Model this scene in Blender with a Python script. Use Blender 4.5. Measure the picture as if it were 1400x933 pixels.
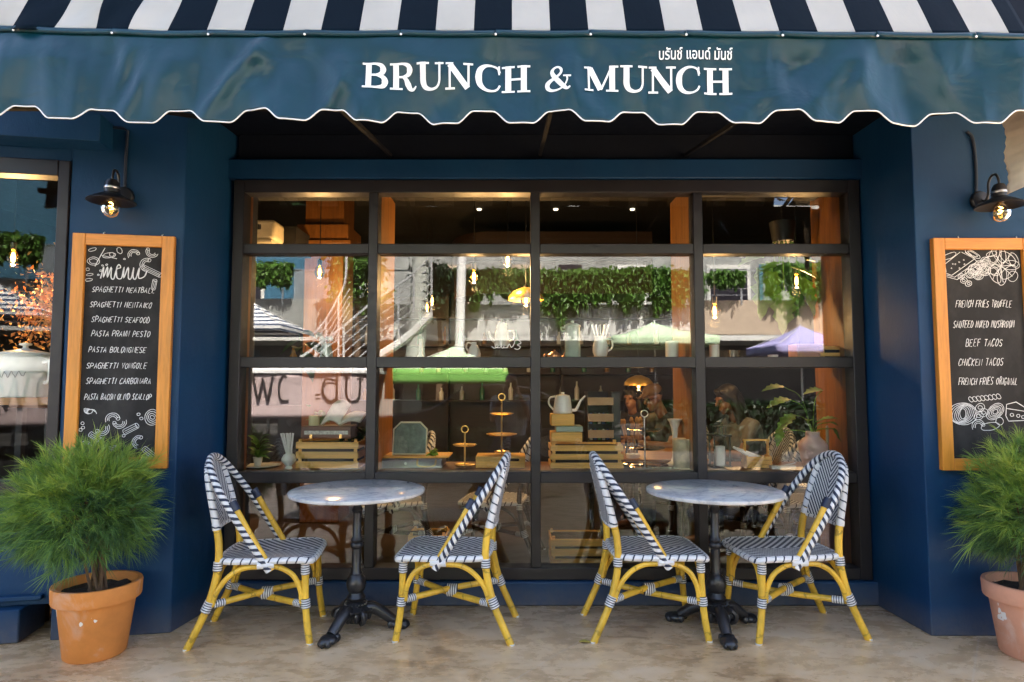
import bpy, bmesh, math, random
from mathutils import Vector, Matrix, noise
C = bpy.context
for o in list(bpy.data.objects): bpy.data.objects.remove(o)
SC = C.scene
COL = SC.collection
R = math.radians
# ---------------------------------------------------------------- camera, light, exposure
CAM_H, FPX, PITCH = 1.32, 880.0, R(3.77)
cd = bpy.data.cameras.new('photo_camera'); cam = bpy.data.objects.new('photo_camera', cd); COL.objects.link(cam)
cam.location = (0, 0, CAM_H); cam.rotation_euler = (R(90) + PITCH, 0, 0)
cd.sensor_width = 36; cd.lens = FPX / 1400 * 36; cd.clip_end = 500; cd.clip_start = 0.02
SC.camera = cam
w = bpy.data.worlds.new('World'); SC.world = w; w.use_nodes = True
wn = w.node_tree.nodes; bg = wn['Background']
sky = wn.new('ShaderNodeTexSky'); sky.sky_type = 'NISHITA'; sky.sun_disc = False
SUN_EL, SUN_AZ = R(56), R(14)          # azimuth from +Y towards +X
sky.sun_elevation = SUN_EL; sky.sun_rotation = SUN_AZ; sky.air_density = .75; sky.dust_density = 4.5; sky.ozone_density = .5
w.node_tree.links.new(sky.outputs[0], bg.inputs[0]); bg.inputs[1].default_value = 0.10
sl = bpy.data.lights.new('sun', 'SUN'); so = bpy.data.objects.new('sun', sl); COL.objects.link(so)
sl.energy = 5.0; sl.angle = R(0.5); sl.color = (1, .93, .82)
so.location = (0, 10, 20); so.rotation_euler = (-(R(90) - SUN_EL), 0, -SUN_AZ)
SC.view_settings.view_transform = 'Standard'; SC.view_settings.look = 'None'
SC.view_settings.exposure = 3.5; SC.view_settings.gamma = 1
SC.render.engine = 'CYCLES'
cy = SC.cycles; cy.use_denoising = True; cy.max_bounces = 10; cy.diffuse_bounces = 4; cy.glossy_bounces = 4
cy.transmission_bounces = 8; cy.transparent_max_bounces = 16; cy.caustics_reflective = False; cy.caustics_refractive = False
cy.sample_clamp_indirect = 6
# ---------------------------------------------------------------- pixel -> world helpers (pixels of the 1400 px photograph)
cT, sT = math.cos(PITCH), math.sin(PITCH)
def P(px, py, Y):
    u = (px - 700) / FPX; v = (466.5 - py) / FPX
    t = Y / (cT - v * sT); return Vector((u * t, Y, CAM_H + t * (sT + v * cT)))
YF, YG = 3.94, 4.0                       # front of window frame, glass
def M(px, py, D):                        # a thing across the street, seen in the glass at optical distance D
    p = P(px, py, D); p.y = 2 * YG - D; return p
# ---------------------------------------------------------------- mesh builder
class MB:
    def __init__(s): s.v = []; s.f = []; s.uv = []
    def add(s, vs, fs, uvs=None):
        b = len(s.v); s.v += [tuple(x) for x in vs]
        for i, f in enumerate(fs):
            s.f.append(tuple(b + k for k in f)); s.uv.append(uvs[i] if uvs else None)
        return s
    def box(s, c, d, rz=0, rx=0, ry=0):
        m = Matrix.Translation(Vector(c)) @ Matrix.Rotation(rz, 4, 'Z') @ Matrix.Rotation(ry, 4, 'Y') @ Matrix.Rotation(rx, 4, 'X')
        h = Vector(d) / 2
        vs = [m @ Vector((x * h.x, y * h.y, z * h.z)) for z in (-1, 1) for y in (-1, 1) for x in (-1, 1)]
        return s.add(vs, [(0, 2, 3, 1), (4, 5, 7, 6), (0, 1, 5, 4), (2, 6, 7, 3), (0, 4, 6, 2), (1, 3, 7, 5)])
    def bb(s, x0, x1, y0, y1, z0, z1):
        return s.box(((x0 + x1) / 2, (y0 + y1) / 2, (z0 + z1) / 2), (abs(x1 - x0), abs(y1 - y0), abs(z1 - z0)))
    def bar(s, a, b, w, h=None):
        a, b = Vector(a), Vector(b); d = b - a; h = h or w
        up = Vector((0, 0, 1)) if abs(d.normalized().z) < .95 else Vector((0, 1, 0))
        sx = d.cross(up).normalized(); sz = sx.cross(d).normalized()
        vs = [p + sx * (i * w / 2) + sz * (j * h / 2) for p in (a, b) for i, j in ((-1, -1), (1, -1), (1, 1), (-1, 1))]
        return s.add(vs, [(3, 2, 1, 0), (4, 5, 6, 7), (0, 1, 5, 4), (1, 2, 6, 5), (2, 3, 7, 6), (3, 0, 4, 7)])
    def tube(s, path, r, n=8, closed=False, cap=True):
        path = [Vector(p) for p in path]; m = len(path)
        rr = r if isinstance(r, (list, tuple)) else [r] * m
        tang = []
        for i in range(m):
            a = path[(i - 1) % m] if (closed or i > 0) else path[i]
            b = path[(i + 1) % m] if (closed or i < m - 1) else path[i]
            t = (b - a); tang.append(t.normalized() if t.length > 1e-9 else Vector((0, 0, 1)))
        t0 = tang[0]; ref = Vector((0, 0, 1)) if abs(t0.z) < .9 else Vector((1, 0, 0))
        nx = (ref - t0 * ref.dot(t0)).normalized(); vs = []; ln = [0]
        for i in range(m):
            nx = (nx - tang[i] * nx.dot(tang[i])); nx = nx.normalized() if nx.length > 1e-6 else tang[i].orthogonal().normalized()
            ny = tang[i].cross(nx)
            for k in range(n):
                a = 2 * math.pi * k / n
                vs.append(path[i] + (nx * math.cos(a) + ny * math.sin(a)) * rr[i])
            if i: ln.append(ln[-1] + (path[i] - path[i - 1]).length)
        fs = []; uv = []
        L = ln[-1] + ((path[0] - path[-1]).length if closed else 0)
        for i in range(m if closed else m - 1):
            j = (i + 1) % m; lj = ln[j] if j else L
            for k in range(n):
                k2 = (k + 1) % n
                fs.append((i * n + k, i * n + k2, j * n + k2, j * n + k))
                uv.append(((ln[i], k / n), (ln[i], (k + 1) / n), (lj, (k + 1) / n), (lj, k / n)))
        if not closed and cap:
            fs.append(tuple(reversed(range(n)))); uv.append(tuple((0, .5) for _ in range(n)))
            fs.append(tuple((m - 1) * n + k for k in range(n))); uv.append(tuple((L, .5) for _ in range(n)))
        return s.add(vs, fs, uv)
    def lathe(s, c, prof, n=24, sx=1, sy=1):
        c = Vector(c); vs = []; fs = []
        m = len(prof)
        for r, z in prof:
            for k in range(n):
                a = 2 * math.pi * k / n
                vs.append(c + Vector((r * sx * math.cos(a), r * sy * math.sin(a), z)))
        for i in range(m - 1):
            for k in range(n):
                k2 = (k + 1) % n; fs.append((i * n + k, i * n + k2, (i + 1) * n + k2, (i + 1) * n + k))
        if prof[0][0] > 1e-6: fs.append(tuple(reversed(range(n))))
        if prof[-1][0] > 1e-6: fs.append(tuple((m - 1) * n + k for k in range(n)))
        return s.add(vs, fs)
    def ell(s, c, r, n=16, m=10, rot=None):
        c = Vector(c); r = Vector(r) if not isinstance(r, (int, float)) else Vector((r, r, r)); vs = []; fs = []
        for i in range(m + 1):
            t = math.pi * i / m
            for k in range(n):
                a = 2 * math.pi * k / n
                p = Vector((r.x * math.sin(t) * math.cos(a), r.y * math.sin(t) * math.sin(a), -r.z * math.cos(t)))
                vs.append(c + (rot @ p if rot else p))
        for i in range(m):
            for k in range(n):
                k2 = (k + 1) % n; fs.append((i * n + k, i * n + k2, (i + 1) * n + k2, (i + 1) * n + k))
        return s.add(vs, fs)
    def caps(s, a, ra, b, rb, n=12):        # tapered capsule
        a, b = Vector(a), Vector(b); d = (b - a); L = d.length; d = d.normalized() if L > 1e-6 else Vector((0, 0, 1))
        pts = []; rad = []
        for i in range(4):
            t = math.pi / 2 * (i + .02) / 4; pts.append(a - d * ra * math.cos(t)); rad.append(max(1e-4, ra * math.sin(t)))
        pts.append(a); rad.append(ra); pts.append(b); rad.append(rb)
        for i in range(4):
            t = math.pi / 2 * (i + 1 - .02) / 4; pts.append(b + d * rb * math.sin(t)); rad.append(max(1e-4, rb * math.cos(t)))
        return s.tube(pts, rad, n)
    def grid(s, nu, nv, fn, uvf=None):
        vs = [fn(i / nu, j / nv) for j in range(nv + 1) for i in range(nu + 1)]
        fs = []; uv = []
        for j in range(nv):
            for i in range(nu):
                a = j * (nu + 1) + i; fs.append((a, a + 1, a + nu + 2, a + nu + 1))
                if uvf: uv.append(tuple(uvf(x / nu, y / nv) for x, y in ((i, j), (i + 1, j), (i + 1, j + 1), (i, j + 1))))
        return s.add(vs, fs, uv or None)
    def prism(s, poly, fn0, fn1):           # closed outline -> two caps + sides
        n = len(poly); vs = [fn0(*p) for p in poly] + [fn1(*p) for p in poly]
        fs = [tuple(range(n)), tuple(reversed(range(n, 2 * n)))]
        fs += [((i + 1) % n, i, n + i, n + (i + 1) % n) for i in range(n)]
        return s.add(vs, fs)
    def ribbon(s, pts, w, nrm, close=False):  # flat ribbon facing nrm; w scalar or list
        pts = [Vector(p) for p in pts]; n = len(pts); nrm = Vector(nrm); vs = []
        for i in range(n):
            t = pts[min(i + 1, n - 1)] - pts[max(i - 1, 0)]
            if t.length < 1e-9: t = Vector((1, 0, 0))
            sd = t.cross(nrm).normalized(); ww = (w[i] if isinstance(w, (list, tuple)) else w) / 2
            vs += [pts[i] - sd * ww, pts[i] + sd * ww]
        return s.add(vs, [(2 * i, 2 * i + 1, 2 * i + 3, 2 * i + 2) for i in range(n - 1)])
    def xf(s, m):
        s.v = [tuple(m @ Vector(p)) for p in s.v]; return s
    def build(s, name, mat, parent=None, smooth=True, ang=38, bevel=0, solid=0, recalc=False):
        me = bpy.data.meshes.new(name); me.from_pydata(s.v, [], s.f)
        if any(u is not None for u in s.uv):
            l = me.uv_layers.new(name='UVMap'); k = 0; dat = []
            for f, u in zip(s.f, s.uv):
                for q in (u or [(0, 0)] * len(f)): dat += [q[0], q[1]]
            l.data.foreach_set('uv', dat)
        if smooth or recalc:
            bm = bmesh.new(); bm.from_mesh(me)
            if recalc: bmesh.ops.recalc_face_normals(bm, faces=bm.faces)
            if smooth:
                lim = R(ang)
                for f in bm.faces: f.smooth = True
                for e in bm.edges:
                    e.smooth = not (len(e.link_faces) == 2 and e.calc_face_angle(0) > lim)
            bm.to_mesh(me); bm.free()
        me.materials.append(mat)
        o = bpy.data.objects.new(name, me); COL.objects.link(o)
        if parent is not None:
            o.parent = parent
            if parent.get('_w'): o.location = -Vector(parent['_w'])
            elif parent.get('_wz'): o['_wz'] = 1
        if bevel:
            b = o.modifiers.new('edge', 'BEVEL'); b.width = bevel; b.segments = 2; b.limit_method = 'ANGLE'; b.angle_limit = R(50)
        if solid:
            b = o.modifiers.new('thick', 'SOLIDIFY'); b.thickness = solid; b.offset = 0
        return o
def tag(o, label, cat, group=None, kind=None):
    o['label'] = label; o['category'] = cat
    if group: o['group'] = group
    if kind: o['kind'] = kind
    return o
def thing(name, label, cat, loc=(0, 0, 0), rz=0, group=None, world=True):
    """Empty at the thing's base. world=True: its parts are given in world coordinates."""
    o = bpy.data.objects.new(name, None); COL.objects.link(o); o.empty_display_size = .1
    o.location = loc; o.rotation_euler = (0, 0, rz)
    if world: o['_w'] = [float(x) for x in loc]
    return tag(o, label, cat, group)
def struct(o): o['kind'] = 'structure'; return o
def copy_tree(o, parent=None):
    c = o.copy(); COL.objects.link(c)
    if parent is not None:
        c.parent = parent; c.matrix_parent_inverse = o.matrix_parent_inverse.copy()
    for ch in list(o.children): copy_tree(ch, c)
    return c
def cr(pts, n=6, closed=False):            # Catmull-Rom through points
    pts = [Vector(p) for p in pts]; m = len(pts); out = []
    rng = range(m if closed else m - 1)
    for i in rng:
        p1, p2 = pts[i], pts[(i + 1) % m]
        p0 = pts[(i - 1) % m] if (closed or i > 0) else p1 * 2 - p2
        p3 = pts[(i + 2) % m] if (closed or i < m - 2) else p2 * 2 - p1
        for k in range(n):
            t = k / n
            out.append(.5 * ((2 * p1) + (p2 - p0) * t + (2 * p0 - 5 * p1 + 4 * p2 - p3) * t * t + (3 * p1 - p0 - 3 * p2 + p3) * t ** 3))
    if not closed: out.append(pts[-1])
    return out
# ---------------------------------------------------------------- materials
MATS = {}
class NT:
    def __init__(s, name):
        s.m = bpy.data.materials.new(name); s.m.use_nodes = True; s.t = s.m.node_tree
        s.b = s.t.nodes['Principled BSDF']; s.out = s.t.nodes['Material Output']
    def n(s, typ, **kw):
        x = s.t.nodes.new('ShaderNode' + typ)
        for k, v in kw.items(): setattr(x, k, v)
        return x
    def l(s, a, b): s.t.links.new(a, b)
    def val(s, sock, v):
        if hasattr(v, 'is_linked') or hasattr(v, 'links'): s.l(v, sock)
        else: sock.default_value = v
    def math(s, op, a, b=0.0, c=None):
        x = s.n('Math', operation=op); s.val(x.inputs[0], a); s.val(x.inputs[1], b)
        if c is not None: s.val(x.inputs[2], c)
        return x.outputs[0]
    def coord(s, scale=(1, 1, 1), kind='Object', rot=(0, 0, 0)):
        tc = s.n('TexCoord'); mp = s.n('Mapping'); s.l(tc.outputs[kind], mp.inputs[0])
        mp.inputs['Scale'].default_value = scale; mp.inputs['Rotation'].default_value = rot
        return mp.outputs[0]
    def noise(s, vec, scale, detail=4, rough=.55, dist=0):
        x = s.n('TexNoise'); s.l(vec, x.inputs['Vector']); x.inputs['Scale'].default_value = scale
        x.inputs['Detail'].default_value = detail; x.inputs['Roughness'].default_value = rough; x.inputs['Distortion'].default_value = dist
        return x.outputs[0]
    def ramp(s, fac, stops, interp='LINEAR'):
        x = s.n('ValToRGB'); s.l(fac, x.inputs[0]); e = x.color_ramp.elements; x.color_ramp.interpolation = interp
        while len(e) < len(stops): e.new(.5)
        for k, (p, c) in enumerate(stops):
            e[k].position = p; e[k].color = (*c, 1) if len(c) == 3 else c
        return x.outputs[0]
    def mix(s, fac, a, b, blend='MIX'):
        x = s.n('Mix', data_type='RGBA', blend_type=blend); s.val(x.inputs[0], fac)
        for sk, v in ((x.inputs[6], a), (x.inputs[7], b)):
            if isinstance(v, (tuple, list)): sk.default_value = (*v, 1) if len(v) == 3 else v
            else: s.l(v, sk)
        return x.outputs[2]
    def bump(s, h, strength=.3, dist=.01):
        x = s.n('Bump'); s.l(h, x.inputs['Height']); x.inputs['Strength'].default_value = strength; x.inputs['Distance'].default_value = dist
        s.l(x.outputs[0], s.b.inputs['Normal']); return x
    def base(s, c):
        if isinstance(c, (tuple, list)): s.b.inputs['Base Color'].default_value = (*c, 1)
        else: s.l(c, s.b.inputs['Base Color'])
    def set(s, rough=.5, metal=0, spec=.5, **kw):
        s.val(s.b.inputs['Roughness'], rough); s.b.inputs['Metallic'].default_value = metal; s.b.inputs['Specular IOR Level'].default_value = spec
        for k, v in kw.items(): s.b.inputs[k].default_value = v
        return s
def mat(name, c, rough=.5, metal=0, spec=.5, var=.15, vs=6, bump=0, bs=60, bd=.003, rv=.1, **kw):
    if name in MATS: return MATS[name]
    t = NT(name); co = t.coord()
    n1 = t.noise(co, vs, 5, .6)
    lo = tuple(x * (1 - var) for x in c); hi = tuple(min(1, x * (1 + var)) for x in c)
    t.base(t.ramp(n1, [(.3, lo), (.7, hi)]))
    n2 = t.noise(co, vs * 3, 3)
    t.set(t.math('MULTIPLY_ADD', n2, 2 * rv, rough - rv), metal, spec, **kw)
    if bump: t.bump(t.noise(co, bs, 4, .6), bump, bd)
    MATS[name] = t.m; return t.m
def emis(name, c, s):
    if name in MATS: return MATS[name]
    t = NT(name); t.base((.0, .0, .0)); t.b.inputs['Emission Color'].default_value = (*c, 1); t.b.inputs['Emission Strength'].default_value = s
    MATS[name] = t.m; return t.m
def wood(name, c, scale=1, axis='Z', rough=.45, var=.4):
    if name in MATS: return MATS[name]
    t = NT(name); sc = {'X': (1, 12, 12), 'Y': (12, 1, 12), 'Z': (12, 12, 1)}[axis]
    co = t.coord(tuple(a * scale for a in sc))
    n1 = t.noise(co, 1.6, 6, .65, .6); n2 = t.noise(co, 7, 3, .6)
    f = t.math('ADD', t.math('MULTIPLY', n1, .75), t.math('MULTIPLY', n2, .25))
    lo = tuple(x * (1 - var) for x in c); hi = tuple(min(1, x * (1 + var * .7)) for x in c)
    t.base(t.ramp(f, [(.34, lo), (.5, c), (.66, hi)])); t.set(rough); t.bump(f, .15, .004)
    MATS[name] = t.m; return t.m
def clear_glass(name, ior=1.5, tint=(1, 1, 1), boost=1.0):
    if name in MATS: return MATS[name]
    t = NT(name); t.t.nodes.remove(t.b)
    tr = t.n('BsdfTransparent'); tr.inputs[0].default_value = (*tint, 1)
    gl = t.n('BsdfGlossy'); gl.inputs['Roughness'].default_value = 0.0; gl.inputs[0].default_value = (1, 1, 1, 1)
    fr = t.n('Fresnel'); fr.inputs[0].default_value = ior
    mx = t.n('MixShader'); t.l(t.math('MINIMUM', t.math('MULTIPLY', fr.outputs[0], boost), 1.0), mx.inputs[0])
    t.l(tr.outputs[0], mx.inputs[1]); t.l(gl.outputs[0], mx.inputs[2]); t.l(mx.outputs[0], t.out.inputs[0])
    MATS[name] = t.m; return t.m
random.seed(7)
# ================================================================ materials of the place
def m_blue():
    t = NT('blue_paint'); co = t.coord()
    n = t.noise(co, 1.8, 6, .6); n2 = t.noise(t.coord((1, 1, .22)), 7, 5, .7); n3 = t.noise(co, 26, 5, .7)
    c = t.ramp(n, [(.3, (.0022, .030, .088)), (.7, (.0040, .045, .122))])
    c = t.mix(t.ramp(n2, [(.55, (0, 0, 0)), (.8, (.28,) * 3)]), c, (.022, .058, .105))
    c = t.mix(t.ramp(n3, [(.70, (0, 0, 0)), (.76, (.6,) * 3)]), c, (.04, .07, .11))
    sp = t.n('SeparateXYZ'); t.l(co, sp.inputs[0])         # splash dirt just above the floor
    d = t.math('MULTIPLY', t.math('SUBTRACT', .16, sp.outputs[2]), 6.0); d = t.math('MULTIPLY', t.math('MAXIMUM', d, 0.0), n3)
    c = t.mix(t.math('MINIMUM', t.math('MULTIPLY', d, .8), .6), c, (.16, .13, .10))
    t.base(c); t.set(t.math('MULTIPLY_ADD', n2, .25, .40), 0, .3); t.bump(t.math('ADD', t.noise(t.coord((1, 1, .5)), 45, 5, .65), t.math('MULTIPLY', n, 2.0)), .30, .005)
    return t.m
BLUE = m_blue()
FRAME = mat('frame_metal', (.013, .0105, .0125), .45, var=.12, bump=.03)
RECESS_SHADE = mat('recess_shade', (.0015, .004, .011), .7, spec=.25)  # blue paint with the shade under the awning put into its colour
BLACK = mat('black_iron', (.012, .012, .014), .35, .0, .6, bump=.08, bs=40)
def m_floor():
    t = NT('paved_floor'); co = t.coord()
    a = t.noise(co, .9, 6, .6, .5); b = t.noise(t.coord((.8, 1.5, 1)), 6, 9, .74, .35); c = t.noise(t.coord((1, 1.6, 1)), 24, 6, .75); d = t.noise(co, 90, 3, .6)
    f = t.math('ADD', t.math('MULTIPLY', a, .45), t.math('ADD', t.math('MULTIPLY', b, .4), t.math('MULTIPLY', c, .15)))
    col = t.ramp(f, [(.375, (.17, .10, .05)), (.455, (.42, .275, .145)), (.52, (.57, .40, .225)), (.59, (.66, .49, .31)), (.68, (.54, .41, .29))])
    col = t.mix(t.ramp(c, [(.58, (0, 0, 0)), (.75, (.35,) * 3)]), col, (.19, .125, .08))
    col = t.mix(t.ramp(d, [(.66, (0, 0, 0)), (.72, (.6,) * 3)]), col, (.08, .055, .04))
    tc = t.coord(rot=(0, 0, R(38))); sp = t.n('SeparateXYZ'); t.l(tc, sp.inputs[0])
    fx = t.math('FRACT', t.math('MULTIPLY_ADD', sp.outputs[0], .62, .13)); ln = t.math('LESS_THAN', fx, .005)
    col = t.mix(t.math('MULTIPLY', ln, .22), col, (.62, .55, .46))
    tc = t.coord(); s2 = t.n('SeparateXYZ'); t.l(tc, s2.inputs[0])     # grey dust towards the wall
    g = t.math('MULTIPLY', t.math('SUBTRACT', s2.outputs[1], 3.35), 1.4); col = t.mix(t.math('MULTIPLY', t.math('MINIMUM', t.math('MAXIMUM', g, 0.0), .5), b), col, (.30, .27, .26))
    t.base(col); t.set(t.math('MULTIPLY_ADD', b, .6, -.02), 0, .55)
    t.bump(t.math('ADD', t.math('MULTIPLY', b, .5), t.math('MULTIPLY', c, .5)), .22, .006); return t.m
FLOOR = m_floor()
ASPH = mat('asphalt', (.040, .039, .038), .85, bump=.4, bs=150)
PAVE = mat('far_paving', (.34, .32, .29), .8, bump=.2)
def m_stripe(name, period, c0, c1, off, trans=.25, rough=.6):
    t = NT(name); co = t.coord(); sp = t.n('SeparateXYZ'); t.l(co, sp.inputs[0])
    f = t.math('FRACT', t.math('MULTIPLY_ADD', sp.outputs[0], 1 / period, off + 100)); k = t.math('LESS_THAN', f, .5)
    n = t.noise(co, 3, 5); nn = t.ramp(n, [(.3, (.86,) * 3), (.7, (1, 1, 1))])
    t.base(t.mix(1.0, t.mix(k, c0, c1), nn, 'MULTIPLY')); t.set(rough, 0, .05)
    t.bump(t.noise(t.coord((9, 3, 3)), 3, 4), .15, .01)
    tl = t.n('BsdfTranslucent'); t.l(t.mix(k, c0, c1), tl.inputs[0]); mx = t.n('MixShader'); mx.inputs[0].default_value = trans
    t.l(t.b.outputs[0], mx.inputs[1]); t.l(tl.outputs[0], mx.inputs[2]); t.l(mx.outputs[0], t.out.inputs[0]); return t.m
def m_vinyl():
    t = NT('teal_vinyl'); co = t.coord()
    a = t.noise(co, 3, 5, .6); t.base(t.ramp(a, [(.3, (.0010, .026, .042)), (.7, (.0018, .035, .054))]))
    t.set(t.math('MULTIPLY_ADD', t.noise(co, 6, 4), .14, .24), 0, .36)
    t.bump(t.math('ADD', t.noise(t.coord((1, 1, 1.3)), 5, 3, .5, .6), t.math('MULTIPLY', t.noise(co, 260, 2), .02)), .17, .05); return t.m
VINYL = m_vinyl()
WHITE = mat('white_paint', (.78, .78, .78), .5, var=.05)
WOODC = wood('cafe_wood', (.27, .105, .014), 1.2)
WOODX = wood('board_wood', (.60, .235, .030), 1.4, rough=.4, var=.3)
WOODP = wood('pine_wood', (.78, .44, .105), 1.3, 'X', var=.3)
WOODD = wood('dark_wood', (.024, .011, .006), 1.2, 'X')
NAVY = mat('navy_wall', (.003, .005, .010), .6)
DARK = mat('dark_ceiling', (.012, .012, .014), .8)
def m_board():
    t = NT('chalkboard'); co = t.coord(); n = t.noise(t.coord((1, 1, .6), rot=(0, R(35), 0)), 5, 5, .65); n2 = t.noise(co, 60, 3)
    c = t.mix(t.ramp(n, [(.45, (0, 0, 0)), (.75, (.30,) * 3)]), (.017, .016, .016), (.11, .105, .10)); t.base(c); t.set(.75, 0, .3); t.bump(n2, .1, .002); return t.m
CHALKB = m_board()
CHALK = mat('chalk', (.72, .72, .72), .9, var=.2, vs=60)
PANE = clear_glass('window_glass', 1.52, (.98, .99, .985), 1.02)
PANE2 = clear_glass('corner_glass', 1.52, (.97, .985, .98), .35)
JAR = clear_glass('jar_glass', 1.45, (.95, .97, .96))
CERAM = mat('white_ceramic', (.84, .84, .81), .22, var=.06)
GOLD = mat('brass', (.80, .55, .20), .3, 1.0)
CREAM = mat('cream_plastic', (.62, .55, .40), .45)
STEEL = mat('steel', (.55, .55, .55), .3, 1.0)
SKIN = mat('skin', (.20, .10, .06), .5, var=.08)
HAIR = mat('black_hair', (.010, .008, .007), .5)
TERRA = None
def leafm(name, c, var=.45, trans=.3):
    t = NT(name); n = t.noise(t.coord(), 14, 3)
    oi = t.n('ObjectInfo'); lo = tuple(x * (1 - var) for x in c); hi = tuple(x * (1 + var) for x in c)
    col = t.ramp(n, [(.3, lo), (.7, hi)]); t.base(col); t.set(.45, 0, .4)
    tl = t.n('BsdfTranslucent'); t.l(col, tl.inputs[0]); mx = t.n('MixShader'); mx.inputs[0].default_value = trans
    t.l(t.b.outputs[0], mx.inputs[1]); t.l(tl.outputs[0], mx.inputs[2]); t.l(mx.outputs[0], t.out.inputs[0]); return t.m
LEAF = leafm('leaf_green', (.085, .19, .028)); LEAFD = leafm('leaf_dark', (.022, .062, .018)); LEAFP = leafm('leaf_light', (.16, .30, .05))
# ================================================================ setting
f = MB(); f.bb(-60, 60, -2.3, YF + .02, -.3, 0); struct(f.build('pavement', FLOOR, smooth=False))
f = MB(); f.bb(-60, 60, -12.2, -2.3, -.5, -.14); struct(f.build('road', ASPH, smooth=False))
f = MB(); f.bb(-60, 60, -40, -12.2, -.3, 0); struct(f.build('far_pavement', ASPH, smooth=False))
f = MB(); f.bb(-200, 200, -200, 200, -.9, -.55); struct(f.build('ground', PAVE, smooth=False))
f = MB(); f.bb(-6, 4.5, YF + .02, 10, -.3, -.002); struct(f.build('cafe_floor', wood('floor_wood', (.06, .04, .026), .8, 'X', .35, .25), smooth=False))

# ---------------------------------------------------------------- the cafe building
cafe = thing('cafe_building', 'dark blue painted cafe front with large brown gridded shop window', 'building', (0, 3.5, 0))
XL0, XL1, XR0, XR1 = -1.81, -1.738, 2.167, 2.196      # left reveal (front, back), right reveal (back, front)
YL, YR = 3.505, 3.462
AW = R(10.4)
def LW(d, off=0.0):            # point on the slanted left wall, d metres left of the corner, off metres towards the street
    return Vector((XL0 - d * math.cos(AW) - off * math.sin(AW) * 0 + off * math.sin(AW), YL - d * math.sin(AW) - off * math.cos(AW), 0))
def slab(m, d0, d1, z0, z1, o0, o1):
    q = [LW(d0, o0), LW(d1, o0), LW(d1, o1), LW(d0, o1)]
    vs = [(p.x, p.y, z) for z in (z0, z1) for p in q]
    m.add(vs, [(3, 2, 1, 0), (4, 5, 6, 7), (0, 1, 5, 4), (1, 2, 6, 5), (2, 3, 7, 6), (3, 0, 4, 7)])
# left pier: polygon in plan
def plan(m, poly, z0, z1):
    m.prism(poly, lambda x, y: (x, y, z1), lambda x, y: (x, y, z0))
DW = .575                       # width of the left pier up to its window
p0, p1 = LW(0), LW(DW)
m = MB(); plan(m, [(p0.x, p0.y), (XL1, YF + .25), (p1.x, YF + .25), (p1.x, p1.y)][::1], 0, 2.9); m.build('left_pier', BLUE, cafe, bevel=.006, recalc=True)
m = MB(); plan(m, [(XR1, YR), (4.5, YR), (4.5, YF + .25), (XR0, YF + .25)], 0, 2.9); m.build('right_pier', BLUE, cafe, bevel=.006, recalc=True)
# recess above the lintel band and upper facade, awning shade put into their colour
m = MB(); m.bb(XL1 - .06, XR0 + .03, YF - .012, YF + .25, 2.592, 2.718); m.build('lintel_band', BLUE, cafe, bevel=.008)
m = MB(); m.bb(XL1 + .002, XR0 - .002, YF + .06, YF + .248, 2.72, 2.898); m.build('header_wall', RECESS_SHADE, cafe)
pl = LW(4.2)
m = MB(); plan(m, [(p0.x, p0.y), (XR1, YR), (4.5, YR), (4.5, 4.3), (pl.x, 4.3), (pl.x, pl.y)], 2.902, 15.8); m.build('upper_wall', RECESS_SHADE, cafe, recalc=True)
# plinth under the window
m = MB(); m.bb(XL1 - .03, 2.217, YF - .025, YF + .2, 0, .142); m.build('plinth', BLUE, cafe, bevel=.01)
# left bay : sill wall, base block, beam
m = MB(); slab(m, DW + .002, 4.2, .17, .70, -.06, -.25); m.build('stall_riser', BLUE, cafe)
m = MB(); slab(m, DW + .06, 4.2, .70, .745, .0, -.25); slab(m, DW + .06, 4.2, .20, .225, -.02, -.06); m.build('sill', BLUE, cafe, bevel=.006)
m = MB(); slab(m, DW + .14, 4.2, 0, .168, .01, -.25); m.build('base_block', BLUE, cafe, bevel=.008)
m = MB(); slab(m, DW - .20, 4.2, 2.58, 2.73, .16, .002); m.build('awning_box', BLUE, cafe, bevel=.004)
m = MB(); slab(m, DW + .002, 4.2, 2.52, 2.9, -.01, -.25); m.build('left_lintel', BLUE, cafe)
# left window
lw = MB(); slab(lw, DW + .002, DW + .058, .76, 2.515, .01, -.09); slab(lw, DW + .060, 4.2, 2.43, 2.515, .012, -.09); slab(lw, DW + .060, 4.2, .747, .82, .012, -.09)
lwin = lw.build('window', FRAME, cafe, bevel=.004)
g = MB(); slab(g, DW + .056, 4.2, .815, 2.435, -.045, -.051); gl = g.build('glass', PANE2, lwin); gl.location = (0, 0, 0)
# big window
XM = [-.862, .144, 1.156]; ZR = [(2.186, 2.124), (1.483, 1.417), (.782, .717)]
def Wx(px): return (px - 700) / FPX * YF
fr = MB(); D0, D1 = YF, YF + .11
fr.bb(XL1 + .004, -1.668, D0, D1, .145, 2.588); fr.bb(2.092, XR0 - .003, D0, D1, .145, 2.588)
fr.bb(-1.668, 2.092, D0, D1, 2.508, 2.588); fr.bb(-1.668, 2.092, D0, D1, .145, .215)
for x in XM: fr.bb(x - .029, x + .029, D0 + .004, D1 - .004, .215, 2.508)
xs = [-1.668] + XM + [2.092]
for z1, z0 in ZR:
    for i in range(4):
        fr.bb(xs[i] + (.029 if i else 0), xs[i + 1] - (.029 if i < 3 else 0), D0 + .007, D1 - .007, z0, z1)
win = fr.build('window', FRAME, cafe, bevel=.004)
gm = MB()
zs = [.215] + [z for p in reversed(ZR) for z in reversed(p)] + [2.508]
for i in range(4):
    for j in range(4):
        x0 = xs[i] + (.029 if i else 0) - .004; x1 = xs[i + 1] - (.029 if i < 3 else 0) + .004
        gm.bb(x0, x1, YG - .003, YG + .003, zs[2 * j] - .004, zs[2 * j + 1] + .004)
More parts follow.
